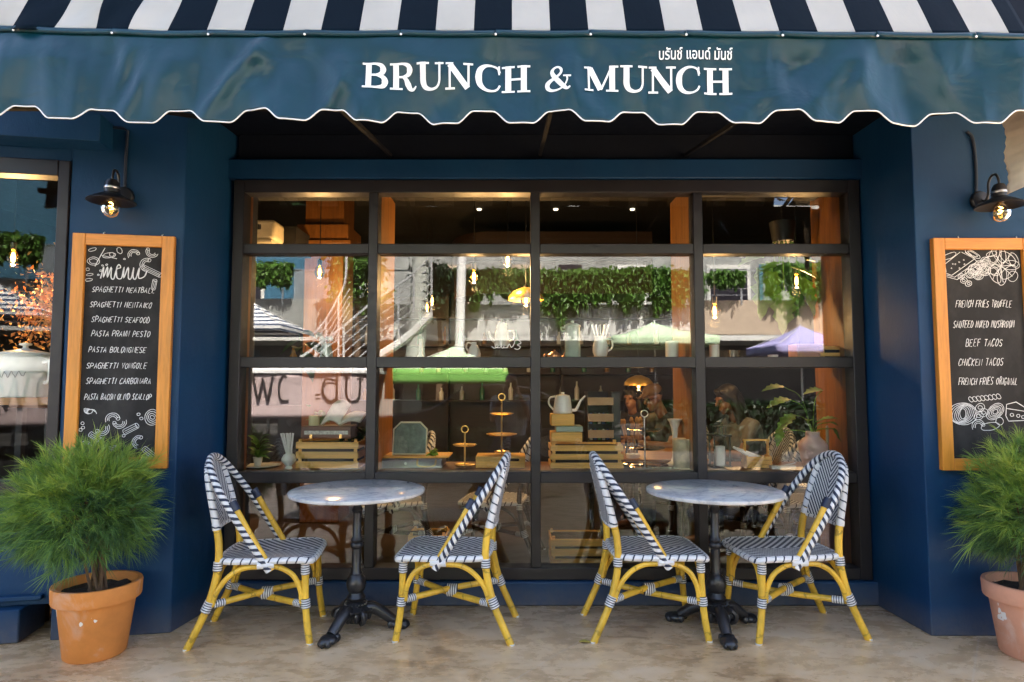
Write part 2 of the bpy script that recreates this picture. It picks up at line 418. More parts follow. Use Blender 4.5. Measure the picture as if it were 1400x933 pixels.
g = gm.build('glass', PANE, win, smooth=False); g.location = (0, 0, 0)
ws = MB(); sc_pts = [[(0, .3), (.10, .12), (.22, .3), (.18, .5), (.12, .3), (.25, .15), (.34, .42), (.30, .7), (.36, .1), (.44, .45), (.40, .2), (.50, .18), (.56, .5), (.52, .12), (.60, .5), (.66, .2), (.74, .45), (.80, .9), (.92, .85), (.98, .6), (.86, .45), (.96, .25), (.88, .0), (.76, .08)]]
a, b = P(672, 478, YG), P(713, 464, YG)
for q in sc_pts: ws.ribbon(cr([(a.x + u * (b.x - a.x), YG - .0045, a.z + v * (b.z - a.z)) for u, v in q], 5), .0042, (0, -1, 0))
ws.build('window_script', WHITE, win, smooth=False).location = (0, 0, 0)
# interior shell
m = MB(); m.bb(-6, 4.5, 9.6, 9.8, 0, 3.3); m.bb(-6, -5.8, 4.3, 9.6, 0, 3.3); m.bb(4.3, 4.5, 4.3, 9.6, 0, 3.3); m.build('inner_wall', NAVY, cafe)
m = MB(); m.bb(-6, 4.5, 4.3, 9.8, 3.3, 3.5); m.bb(XL1 - .3, 4.5, YF + .255, 4.45, 2.6, 3.3); m.build('ceiling', DARK, cafe)
m = MB(); m.bb(pl.x - .2, pl.x, 3.4, 4.3, 0, 15.8); m.bb(-6, 4.5, 9.8, 10, 0, 15.8); m.bb(4.5, 4.7, 3.5, 10, 0, 15.8); m.bb(-6.2, -6, 3, 10, 0, 15.8); m.bb(-6, 4.5, 4.31, 9.79, 15.6, 15.8); m.build('outer_wall', BLUE, cafe)
# wooden window box : display sill, dividers, jamb linings
m = MB(); m.bb(-1.69, 2.115, YF + .115, 4.55, .735, .775); m.build('display_sill', wood('sill_wood', (.16, .075, .03), 1, 'X'), cafe, bevel=.004)
m = MB(); m.bb(-1.69, 2.05, YF + .115, 4.32, 1.425, 1.45); m.build('display_shelf', wood('shelf_wood', (.2, .09, .035), 1, 'X'), cafe)
for x in (XM[0], XM[2]):
    m = MB(); m.bb(x - .028, x + .028, YF + .115, 4.52, .78, 2.6); m.build('divider', WOODC, cafe)
m = MB(); m.bb(2.118, 2.16, YF + .115, 4.5, .0, 2.62); m.build('jamb_lining', WOODC, cafe)
m = MB(); m.bb(-1.735, -1.692, YF + .115, 4.14, .0, 2.62); m.build('jamb_lining', WOODC, cafe)
m = MB(); m.bb(-2.35, -1.74, 4.2, 4.34, 0, 2.6); m.build('pier_back', NAVY, cafe); m = MB(); m.bb(2.165, 4.3, 4.2, 4.34, 0, 2.6); m.build('pier_back', NAVY, cafe)
# interior column, bulkhead, dado
p = P(440, 500, 6.2)
m = MB(); m.bb(p.x - .19, p.x + .19, 6.2, 6.6, 0, 3.25); m.bb(p.x - .25, p.x + .25, 6.14, 6.66, 2.70, 2.86); m.bb(p.x - .28, p.x + .28, 6.11, 6.69, 2.66, 2.70); m.build('timber_column', wood('column_wood', (.16, .062, .012), 1.2), cafe, bevel=.008)
m = MB()
for k in range(2):
    poly = [(x, y) for x, y in [( -.62 + 1.05 * (1 - math.cos(a)) * .5, 7.6 - .55 * math.sin(a)) for a in [i * math.pi / 2 / 10 for i in range(11)]]]
    r0 = .03 * k
    poly = [(-.75 + .5 * (1 - math.cos(a)) + r0, 8.0 - (.75 - r0) * math.sin(a)) for a in [i * math.pi / 2 / 10 for i in range(11)]] + [(1.6, 8.0 - .75 + r0), (1.6, 8.0)]
    plan(m, poly, 2.72 - .38 * k, 3.05 - .38 * k + .045 * k)
m.build('curved_bulkhead', WOODD, cafe, recalc=True)
m = MB(); m.bb(-5.8, 4.3, 9.5, 9.6, 0, 1.0); m.build('dado_panel', WOODD, cafe)
# ================================================================ awning
YV = 2.65; VT = 2.805
rnd = random.Random(3)
folds = []
for k in range(75):
    x0 = rnd.uniform(-2.9, 2.6)
    amp = rnd.uniform(.004, .011) * (2.3 if x0 < -.4 else 1.0)
    folds.append((x0, rnd.uniform(2.42, 2.78), rnd.choice((-1, 1)) * R(rnd.uniform(38, 86)), rnd.uniform(.12, .34), rnd.uniform(.03, .085), amp * rnd.choice((-1, 1, 1))))
def vd(x, z):                               # how far the cloth bulges towards the street
    s = 0
    for x0, z0, a, L, wd, amp in folds:
        dx, dz = x - x0, z - z0
        if abs(dx) > .5: continue
        t = dx * math.cos(a) + dz * math.sin(a); n = -dx * math.sin(a) + dz * math.cos(a)
        s += amp * math.exp(-(t / L) ** 2 - (n / wd) ** 2)
    s += .030 * noise.noise((x * 2.6, z * 1.1, 1.7)) + .014 * noise.noise((x * 7.5, z * 1.6, 8.2)) + .006 * abs(noise.noise((x * 11, z * 1.2, 3.3))) + .004 * noise.noise((x * 6, z * 5, 4.1)); s += .010 * math.sin(x * 6.3 + 1) * (2.81 - z) / .4 + .006 * math.sin(x * 15 + z * 9) + .010 * math.sin(x * 19.8 + 1.2) * max(0, (2.56 - z) / .14) ** 1.5
    for g in GROM:                          # pull at each grommet
        d = abs(x - g)
        if d < .25: s -= .010 * math.exp(-(d / (.02 + .28 * max(0, 2.80 - z))) ** 2) * max(0, 1 - (2.80 - z) / .4)
    return max(-.065, s) * min(1, max(.05, (2.81 - z) / .12))
GROM = [(x - 700) / FPX * (YV / .966) for x in (-110, 22, 156, 287, 418, 549, 678, 807, 937, 1068, 1197, 1331, 1460)]
def ztop(x): return VT + (.0 if x > -1.5 else (-1.5 - x) * .030) - .012 * max(0, (x - .5) / 1.7)
sc_hi = [(px - 700) / FPX * 2.718 for px in (-66, 36, 141, 246, 352, 455, 557, 661, 764, 867, 968, 1075, 1183, 1295, 1404, 1510)]
def hem(x):
    for a, b in zip(sc_hi, sc_hi[1:]):
        if a <= x < b:
            t = (x - a) / (b - a); d = abs(t - .5) * 2        # 0 at low centre, 1 at high
            k = min(1, max(0, (d - .29) / .46)); k = k * k * (3 - 2 * k)
            return 2.416 + .052 * k - .006 * (1 if k > .99 else 0) * 0 + (.02 if x < -1.7 else 0) * min(1, (-1.7 - x) / .4)
    return 2.45
VX0, VX1 = -2.75, 2.6
aw = thing('shop_awning', 'blue and white striped awning over the cafe window with lettered teal valance', 'awning', (0, 3.46, 2.9))
m = MB(); nu, nv = 520, 30
def vf(u, v):
    x = VX0 + (VX1 - VX0) * u; zb, zt = hem(x), ztop(x); z = zt + (zb - zt) * v
    return (x, YV - vd(x, z), z)
m.grid(nu, nv, vf); valance = m.build('valance', VINYL, aw, ang=80, solid=.003)
m = MB()
m.tube([(x, YV - vd(x, hem(x)) - .001, hem(x)) for x in [VX0 + (VX1 - VX0) * i / 700 for i in range(701)]], .0031, 6); m.build('piping', WHITE, valance).location = (0, 0, 0)
m = MB()
for i in range(len(GROM) - 1):               # top hem band, strips ending at each fixing
    a, b = GROM[i], GROM[i + 1]
    m.grid(14, 3, lambda u, v: (a + (b - a) * u, YV - .006 - .006 * math.sin(v * math.pi) - .004 * (1 - u), ztop(a + (b - a) * u) + .014 - .026 * v - .004 * math.sin(u * math.pi)))
m.build('top_hem', VINYL, valance, ang=80, solid=.002).location = (0, 0, 0)
for x in GROM:
    m = MB(); m.lathe((0, 0, 0), [(.0, .003), (.0052, .002), (.0055, 0)], 10); m.xf(Matrix.Translation((x, YV - .0135, ztop(x) - .008)) @ Matrix.Rotation(R(90), 4, 'X')); m.build('screw', WHITE, valance).location = (0, 0, 0)
# striped canopy, rising steeply to the wall
SP = .3268; CT = (3.49, 4.36)
STRIPE = m_stripe('striped_canvas', SP, (.001, .006, .012), (.47, .435, .385), 0, .04)
def cf(u, v):
    x = -2.75 + (2.205 + 2.75) * u; t = v
    y = YV + .004 + (CT[0] - YV) * t; z = ztop(x) + .006 + (CT[1] - VT) * t
    s = -.05 * math.sin(math.pi * t) ** 1.0 * (1 - .0 * x) - .004 * math.sin(x * 21 + t * 9) - .006 * noise.noise((x * 3, t * 4, 0))
    if x < -1.3:                             # slack gathered cloth at that end
        k = min(1, (-1.3 - x) / .5); s += k * (.03 * math.sin(x * 13 + t * 14) + .012 * math.sin(x * 31 - t * 25))
    if x > 1.9: s -= .06 * (x - 1.9) / .3 * t
    return (x, y + s * .8, z - s * .5 if False else z + s * .45)
m = MB(); m.grid(260, 44, cf); m.build('canopy', STRIPE, aw, ang=80, solid=.003)
# steel frame below
m = MB(); m.bar((-2.75, YV + .095, 2.53), (2.5, YV + .095, 2.53), .03); m.bar((-2.75, YV + .04, 2.785), (2.5, YV + .04, 2.785), .024)
for px in (150, 452, 757, 1055, 1372):
    x = (px - 700) / FPX * 2.72
    m.bar((x, YV + .095, 2.545), (x, YV + .05, 2.77), .025); yw = YR - .01 if x > 1.9 else (YF + .05 if -1.7 < x < 2.1 else 3.4)
    m.bar((x, YV + .11, 2.54), (x, yw, 2.76), .02)
m.build('awning_frame', mat('dull_black', (.006, .006, .008), .8, spec=.15), aw)
# ---- lettering on the valance
def conf(mb, off):
    mb.v = [(x, YV - vd(x, z) - off, z) for x, y, z in mb.v]
_k = [0]
def stroke(pts, ws, n=7):
    pp = cr([(a, 0, b) for a, b in pts], n); m_ = len(pts) - 1; W = []
    for i in range(len(pp)):
        s = min(i / n, m_); a = int(min(s, m_ - 1)); t = s - a; W.append(ws[a] + (ws[a + 1] - ws[a]) * t)
    return pp, W
def letter(ch, x0, x1, yt, yb):
    a = P(x0, yb, YV); b = P(x1, yt, YV); Wd, Hh = b.x - a.x, b.z - a.z
    S = []; LET = MB()
    def seg(xa, za, xb, zb, wd, n=6): S.append(([(xa + (xb - xa) * i / n, za + (zb - za) * i / n) for i in range(n + 1)], [wd] * (n + 1)))
    def ser(xa, xb, z): seg(xa, z, xb, z, .075, 5)
    def cv(pts, ws): S.append((pts, ws, 1))
    A = Wd / Hh                                # aspect; x given in units of cap height
    st = .215; tn = .075
    if ch == 'B':
        seg(.07 + st / 2 + .05, 0, .07 + st / 2 + .05, 1, st, 8); ser(0, .5, .0375); ser(0, .5, .9625)
        cv([(.3, .9625), (.5, .9625), (.70, .90), (.765, .75), (.70, .60), (.5, .53), (.3, .525)], [.075, .085, .16, .22, .16, .085, .075])
        cv([(.3, .525), (.52, .525), (.76, .45), (.835, .275), (.76, .10), (.52, .04), (.3, .0375)], [.07, .085, .17, .235, .17, .085, .075])
    elif ch == 'R':
        seg(.07 + st / 2 + .05, 0, .07 + st / 2 + .05, 1, st, 8); ser(0, .47, .0375); ser(0, .5, .9625)
        cv([(.3, .9625), (.5, .9625), (.69, .89), (.75, .74), (.69, .58), (.5, .50), (.3, .49)], [.075, .085, .16, .215, .16, .085, .075])
        cv([(.48, .5), (.60, .40), (.68, .22), (.76, .06), (.88, .03), (.985, .16)], [.08, .15, .215, .17, .10, .05])
    elif ch == 'U':
        cv([(.235, 1), (.235, .6), (.24, .30), (.33, .10), (.54, .02), (.74, .09), (.84, .28), (.85, .6), (.85, 1)], [st, st, st, .17, .10, .085, .075, .075, .075])
        ser(0, .46, .9625); ser(.68, A, .9625)
    elif ch == 'N':
        seg(.17, 0, .17, 1, tn, 8); seg(A - .17, 1, A - .17, .12, tn, 8); seg(.17, .93, A - .20, .05, st * 1.0, 10); ser(0, .36, .0375); ser(0.02, .3, .9625); ser(A - .36, A, .9625)
    elif ch == 'C':
        cv([(.86, .73), (.80, .90), (.60, .985), (.36, .96), (.17, .78), (.115, .5), (.17, .22), (.36, .04), (.60, .015), (.78, .10), (.875, .26)], [.10, .08, .07, .12, .20, .235, .20, .12, .075, .075, .07])
        seg(.845, .66, .845, 1.0, .06, 4)
    elif ch == 'H':
        for xx in (.235, A - .235): seg(xx, 0, xx, 1, st, 8)
        ser(0, .47, .0375); ser(0, .47, .9625); ser(A - .47, A, .0375); ser(A - .47, A, .9625); seg(.3, .5, A - .3, .5, .08, 6)
    elif ch == 'M':
        seg(.165, 0, .165, 1, tn, 8); seg(A - .235, 0, A - .235, 1, st, 8); seg(.21, .93, A / 2 - .04, .06, st, 9); seg(A / 2 - .02, .06, A - .26, .95, tn, 9)
        ser(0, .33, .0375); ser(0, .27, .9625); ser(A - .47, A, .0375); ser(A - .3, A, .9625)
    elif ch == '&':
        cv([(.99, .56), (.86, .56), (.86, .40), (.74, .16), (.52, .03), (.28, .02), (.10, .13), (.08, .30), (.20, .44), (.44, .56), (.60, .70), (.62, .86), (.50, .965), (.34, .93), (.26, .80), (.33, .62), (.52, .36), (.72, .14), (.86, .05), (.98, .12)],
           [.07, .07, .06, .06, .07, .10, .17, .18, .15, .10, .09, .11, .08, .09, .14, .17, .19, .18, .11, .06])
        seg(.70, .575, 1.02, .575, .065, 4)
    for q in S:
        _k[0] = (_k[0] + 1) % 12
        if len(q) == 3: pp, W = stroke(q[0], q[1])
        else: pp, W = [Vector((u, 0, v)) for u, v in q[0]], q[1]
        mb = MB(); mb.ribbon([(a.x + p.x * Hh, YV, a.z + p.z * Hh) for p in pp], [x * Hh for x in W], (0, -1, 0))
        conf(mb, .0042 + .00022 * _k[0]); LET.add(mb.v, mb.f)
    LET.build('letter', mat('white_print', (.85, .85, .85), .5, var=.02), valance, smooth=False).location = (0, 0, 0)
for ch, x0, x1, yt, yb in [('B', 496, 529, 87, 122), ('R', 533, 569.5, 87.5, 122.5), ('U', 570, 607, 88, 123.5), ('N', 609, 647, 88.5, 124), ('C', 650, 682, 88, 125), ('H', 686, 725, 89, 125.5),
                           ('&', 746, 782, 93, 125.5), ('M', 799, 845, 91, 126), ('U', 848, 885, 90.5, 126), ('N', 887, 924, 91, 127), ('C', 925, 957, 92, 127), ('H', 963, 1001, 93, 129)]:
    letter(ch, x0, x1, yt, yb)
# Thai line above
def text_mesh(body, size, res=4, bold=0):
    cu = bpy.data.curves.new('t', 'FONT'); cu.body = body; cu.size = size; cu.resolution_u = res; cu.offset = bold
    o = bpy.data.objects.new('t', cu); COL.objects.link(o); C.view_layer.update()
    me = bpy.data.meshes.new_from_object(o.evaluated_get(C.evaluated_depsgraph_get()))
    vs = [tuple(v.co) for v in me.vertices]; fs = [tuple(p.vertices) for p in me.polygons]
    bpy.data.objects.remove(o); bpy.data.curves.remove(cu); bpy.data.meshes.remove(me); return vs, fs
vs, fs = text_mesh('\u0e1a\u0e23\u0e31\u0e19\u0e0a\u0e4c \u0e41\u0e2d\u0e19\u0e14\u0e4c \u0e21\u0e31\u0e19\u0e0a\u0e4c', .1, 3, .0012)
if vs:
    x0, x1 = min(v[0] for v in vs), max(v[0] for v in vs); y0, y1 = min(v[1] for v in vs), max(v[1] for v in vs)
    a, b = P(901, 82, YV), P(1001, 65.5, YV)
    for lo, hi in ((-.01, .36), (.36, .74), (.74, 1.01)):       # one part per word
        mb = MB(); fx = [f for f in fs if lo <= (sum(vs[k][0] for k in f) / len(f) - x0) / (x1 - x0) < hi]
        ids = sorted({k for f in fx for k in f}); im = {k: n for n, k in enumerate(ids)}
        mb.add([(a.x + (vs[k][0] - x0) / (x1 - x0) * (b.x - a.x), YV, a.z + (vs[k][1] - y0) / (y1 - y0) * (b.z - a.z)) for k in ids], [tuple(im[k] for k in f) for f in fx])
        conf(mb, .0065); mb.build('lettering', MATS['white_print'], valance, smooth=False).location = (0, 0, 0)
m = MB()
m.grid(20, 10, lambda u, v: (2.30 + 2.2 * u, 2.72 + .72 * v, 2.80 + .30 * v - .04 * math.sin(math.pi * v)))
tag(m.build('neighbour_awning', mat('cream_canvas', (.52, .45, .36), .85, bump=.2, bs=80), solid=.004), 'low cream canvas awning roof continuing beyond the striped one', 'awning')
# cream side flap of the next awning
q = [P(1371, 148, 2.95), P(1379, 265, 2.95), P(1450, 232, 2.8), P(1440, 140, 2.8)]
m = MB()
def ff(u, v):
    a = q[0].lerp(q[3], u); b = q[1].lerp(q[2], u); p = a.lerp(b, v); p = p.copy()
    p.y += .018 * math.sin(u * 9 + v * 3) + .008 * math.sin(v * 14 + u * 5); p.x += (.0035 * math.sin(v * 60) + .012 * math.sin(v * 3.1)) * (1 - u); return p
m.grid(24, 30, ff)
tag(m.build('canvas_flap', mat('cream_canvas', (.52, .45, .36), .85, bump=.2, bs=80), ang=80, solid=.003), 'cream canvas side flap hanging at the end of the awning', 'canvas flap')
# ================================================================ bistro chairs
RAT = None
def m_rattan(name, c):
    t = NT(name); co = t.coord(); n = t.noise(co, 9, 4); n2 = t.noise(co, 60, 3)
    col = t.ramp(n, [(.3, tuple(x * .72 for x in c)), (.7, tuple(x * 1.15 for x in c))])
    col = t.mix(t.ramp(n2, [(.62, (0, 0, 0)), (.75, (.5, .5, .5))]), col, tuple(x * .45 for x in c))
    tc = t.n('TexCoord'); sp = t.n('SeparateXYZ'); t.l(tc.outputs['UV'], sp.inputs[0]); u = t.math('ADD', t.math('MULTIPLY', sp.outputs[0], 5.5), t.math('MULTIPLY', n, .9))
    nd = t.math('LESS_THAN', t.math('FRACT', t.math('ADD', u, .37)), .045); col = t.mix(t.math('MULTIPLY', nd, .65), col, tuple(x * .35 for x in c))
    ln = t.noise(t.coord((40, 40, 6)), 2, 4); col = t.mix(t.ramp(ln, [(.55, (0, 0, 0)), (.72, (.35,) * 3)]), col, tuple(x * .5 for x in c))
    t.base(col); t.set(t.math('MULTIPLY_ADD', n2, .25, .26), 0, .45); t.bump(t.math('ADD', n2, t.math('MULTIPLY', nd, -1.5)), .2, .003); return t.m
RAT = m_rattan('rattan_cane', (.74, .45, .045))
def m_uvstripe(name, nlen, twist, duty, c0, c1):
    t = NT(name); tc = t.n('TexCoord'); sp = t.n('SeparateXYZ'); t.l(tc.outputs['UV'], sp.inputs[0])
    ph = t.math('ADD', t.math('MULTIPLY', sp.outputs[0], nlen), t.math('MULTIPLY', sp.outputs[1], twist))
    wob = t.math('MULTIPLY', t.noise(t.coord(), 30, 2), .25)
    k = t.math('LESS_THAN', t.math('FRACT', t.math('ADD', t.math('ADD', ph, wob), 50)), duty)
    t.base(t.mix(k, c0, c1)); t.set(.38, 0, .5)
    h = t.math('PINGPONG', t.math('MULTIPLY', ph, 4), .5); t.bump(h, .5, .004); return t.m
NV, WH = (.012, .020, .048), (.70, .70, .70)
HOOPW = m_uvstripe('hoop_weave', 27, 2.0, .46, WH, NV)
EDGEW = m_uvstripe('edge_weave', 22, .8, .17, WH, NV)
BINDW = m_uvstripe('cane_binding', 85, 0, .42, WH, NV)
SLEEVE = mat('white_weave', (.70, .70, .70), .45, bump=.5, bs=160, bd=.003)
def m_chev(name, ax_main, k_main, k_side, period, duty=.52, c0=WH, c1=NV):
    t = NT(name); co = t.coord(); sp = t.n('SeparateXYZ'); t.l(co, sp.inputs[0])
    y = t.math('ABSOLUTE', sp.outputs[1])
    ph = t.math('ADD', t.math('MULTIPLY', sp.outputs[ax_main], k_main / period), t.math('MULTIPLY', y, k_side / period))
    ph = t.math('ADD', ph, 100)
    # strand structure: strands run across the chevron; the edge of each stripe is stepped
    st = t.math('FLOOR', t.math('MULTIPLY', y, 220)); ph2 = t.math('ADD', ph, t.math('MULTIPLY', t.math('FRACT', t.math('MULTIPLY', st, .5)), .12))
    k = t.math('LESS_THAN', t.math('FRACT', ph2), duty)
    t.base(t.mix(k, c0, c1)); t.set(.4, 0, .5)
    h = t.math('ADD', t.math('PINGPONG', t.math('MULTIPLY', y, 110), .5), t.math('PINGPONG', t.math('MULTIPLY', ph, 2), .5)); t.bump(h, .45, .003); return t.m
PANELW = m_chev('back_weave', 2, -1.0, 1.25, .030)
SEATW = m_chev('seat_weave', 0, 1.0, 1.0, .042)
def mirror(pts, s): return [(x, y * s, z) for x, y, z in pts]
def make_chair(label, loc, rz, rat=RAT, group='bistro chairs outside the window', weave=(HOOPW, EDGEW, BINDW, PANELW, SEATW, SLEEVE)):
    hoopw, edgew, bindw, panelw, seatw, sleeve = weave
    t = thing('bistro_chair', label, 'chair', loc, rz, group, world=False)
    rearf = lambda z: -.235 - .0 * z if z < .42 else -.235 - max(0, z - .45) * .20
    for s in (-1, 1):
        fl = MB().tube(cr(mirror([(.222, .200, .0), (.205, .194, .10), (.195, .19, .2), (.19, .187, .32), (.188, .185, .415)], s), 4), [.0178] * 17, 10).build('leg', rat, t)
        MB().tube([(.197, .19 * s, .178), (.193, .19 * s, .226)], .0235, 10).build('binding', bindw, fl)
        MB().tube([(.19, .186 * s, .345), (.188, .185 * s, .40)], .0225, 10).build('binding', bindw, fl)
        MB().lathe((.222, .2 * s, -.0), [(.017, 0), (.0185, .004), (.0185, .008)], 10).build('foot_cap', SLEEVE, fl)
        pts = cr(mirror([(-.372, .200, 0), (-.325, .196, .1), (-.282, .192, .2), (-.25, .186, .32), (-.238, .18, .42), (-.243, .172, .52), (-.262, .164, .61)], s), 4)
        rl = MB().tube(pts, [.0188] * len(pts), 10).build('leg', rat, t)
        MB().tube([(-.292, .1935 * s, .178), (-.271, .19 * s, .228)], .0245, 10).build('binding', bindw, rl)
        MB().tube([(-.241, .184 * s, .375), (-.239, .18 * s, .42)], .0235, 10).build('binding', bindw, rl)
        MB().lathe((-.372, .2 * s, 0), [(.018, 0), (.019, .004), (.019, .008)], 10).build('foot_cap', SLEEVE, rl)
        pp = cr(mirror([(-.256, .1655, .575), (-.265, .164, .625), (-.288, .155, .72), (-.312, .135, .815), (-.326, .11, .868)], s), 4)
        po = MB().tube(pp, [.022 if i < 3 else .019 for i in range(len(pp))], 10).build('back_post', edgew, t)
        # side arches
        MB().tube(cr(mirror([(.176, .192, .205), (.168, .192, .27), (.13, .195, .345), (.06, .2, .388), (-.01, .203, .395)], s), 5), .0135, 8).build('brace', rat, t)
        MB().tube(cr(mirror([(-.262, .192, .205), (-.235, .193, .28), (-.18, .197, .35), (-.11, .2, .388), (-.03, .203, .395)], s), 5), .0135, 8).build('brace', rat, t)
        # yellow rod in front of the hoop
        r = MB().tube(mirror([(.028, .205, .375), (-.072, .208, .54), (-.158, .203, .69)], s), .0165, 10).build('side_rod', rat, t)
        MB().tube(mirror([(-.150, .2035, .676), (-.176, .199, .722)], s), .0215, 10).build('binding', MATS.get('navy_binding') or mat('navy_binding', NV, .45, bump=.5, bs=160), r)
    MB().tube(cr([(.193, -.172, .205), (.193, -.168, .30), (.19, -.13, .368), (.188, -.06, .39), (.188, .06, .39), (.19, .13, .368), (.193, .168, .30), (.193, .172, .205)], 5), .0125, 8).build('front_arch', rat, t)
    MB().tube(cr([(-.268, -.172, .215), (-.25, -.165, .30), (-.238, -.12, .37), (-.235, 0, .385), (-.238, .12, .37), (-.25, .165, .30), (-.268, .172, .215)], 5), .0125, 8).build('rear_arch', rat, t)
    for s in (-1, 1):
        dz = .006 * s
        st = MB().tube([(.195, .19 * s, .2 + dz), (-.04, 0, .2 + 2.6 * dz), (-.28, -.19 * s, .2 + dz)], .0165, 10).build('stretcher', rat, t)
        for a, b in (((.178, .176 * s), (.135, .142 * s)), ((-.262, -.176 * s), (-.215, -.14 * s))):
            MB().tube([(*a, .2 + dz), (*b, .2 + dz * 1.4)], .0195, 10).build('binding', bindw, st)
    MB().tube([(-.068, 0, .203), (-.012, 0, .203)], .034, 10).build('binding', bindw, st)
    # hoop
    side = [(.018, .212, .372), (-.085, .216, .53), (-.175, .21, .67), (-.245, .185, .775), (-.30, .135, .865), (-.33, .07, .915)]
    hp = cr(mirror(side, -1) + [(-.338, 0, .930)] + mirror(list(reversed(side)), 1), 7)
    MB().tube(hp, .0190, 10).build('hoop', hoopw, t)
    # woven back panel
    def hw(z):
        for (x0, y0, z0), (x1, y1, z1) in zip(side + [(-.338, 0, .93)], (side + [(-.338, 0, .93)])[1:]):
            if z0 <= z <= z1: return y0 + (y1 - y0) * (z - z0) / (z1 - z0)
        return 0
    def pf(u, v):
        z = .575 + (.922 - .575) * v; wd = min(.163 - .06 * max(0, z - .72) / .2 * .0, hw(z)); wd = max(wd, .012)
        if z < .86: wd = min(wd, .165 - max(0, z - .62) * .13)
        y = (u * 2 - 1) * wd; x = -.258 - (z - .575) * .235
        return (x - .020 * (1 - (y / .17) ** 2) * (1 - v * .6), y, z)
    MB().grid(16, 22, pf).build('backrest', panelw, t, ang=80, solid=.016)
    MB().tube([tuple(Vector(pf(i / 12, 0)) + Vector((0, 0, -.003))) for i in range(13)], .012, 8).build('back_edge', edgew, t)
    # seat
    out = [(-.235, .15), (-.245, 0), (-.235, -.15), (-.20, -.19), (-.10, -.205), (.10, -.212), (.19, -.208), (.222, -.17), (.228, 0), (.222, .17), (.19, .208), (.10, .212), (-.10, .205), (-.20, .19)]
    oc = cr([(x, y, 0) for x, y in out], 4, True)
    n = len(oc); vs = []; fs = []
    top = lambda x, y: .437 - .012 * (1 - min(1, (x / .23) ** 2)) * (1 - min(1, (y / .21) ** 2)) - max(0, x - .17) * .20
    for k in range(7):
        s = k / 6
        for p in oc: vs.append((-.006 + (p.x + .006) * s, p.y * s, top(-.006 + (p.x + .006) * s, p.y * s)))
    for k in range(6):
        for i in range(n): fs.append((k * n + i, k * n + (i + 1) % n, (k + 1) * n + (i + 1) % n, (k + 1) * n + i))
    b = len(vs); vs += [(p.x, p.y, top(p.x, p.y) - .026) for p in oc]
    for i in range(n): fs.append((6 * n + i, 6 * n + (i + 1) % n, b + (i + 1) % n, b + i))
    fs.append(tuple(b + i for i in reversed(range(n))))
    seat = MB().add(vs, fs).build('seat', seatw, t, ang=50)
    MB().tube([(p.x * 1.005, p.y * 1.005, top(p.x, p.y) - .014) for p in oc], .0165, 8, closed=True).build('seat_edge', edgew, seat)
    # woven tails where the hoop meets the seat
    for s in (-1, 1):
        MB().tube([(.040, .208 * s, .405), (-.04, .216 * s, .405)], .020, 8).build('binding', sleeve, seat)
    return t
ch = make_chair('striped bistro chair nearest the menu board that lists spaghetti', (-1.27, 3.53, 0), R(7))
for lab, loc, rz in (('striped bistro chair at the table on the spaghetti side, back to the window centre', (-.362, 3.573, 0), R(176)),
                     ('striped bistro chair at the table on the pink vase side, back to the window centre', (.785, 3.585, 0), R(1)),
                     ('striped bistro chair with its herringbone backrest facing the camera, nearest the blue pier', (1.45, 3.576, 0), R(186))):
    c = copy_tree(ch); c.location = loc; c.rotation_euler.z = rz; c['label'] = lab
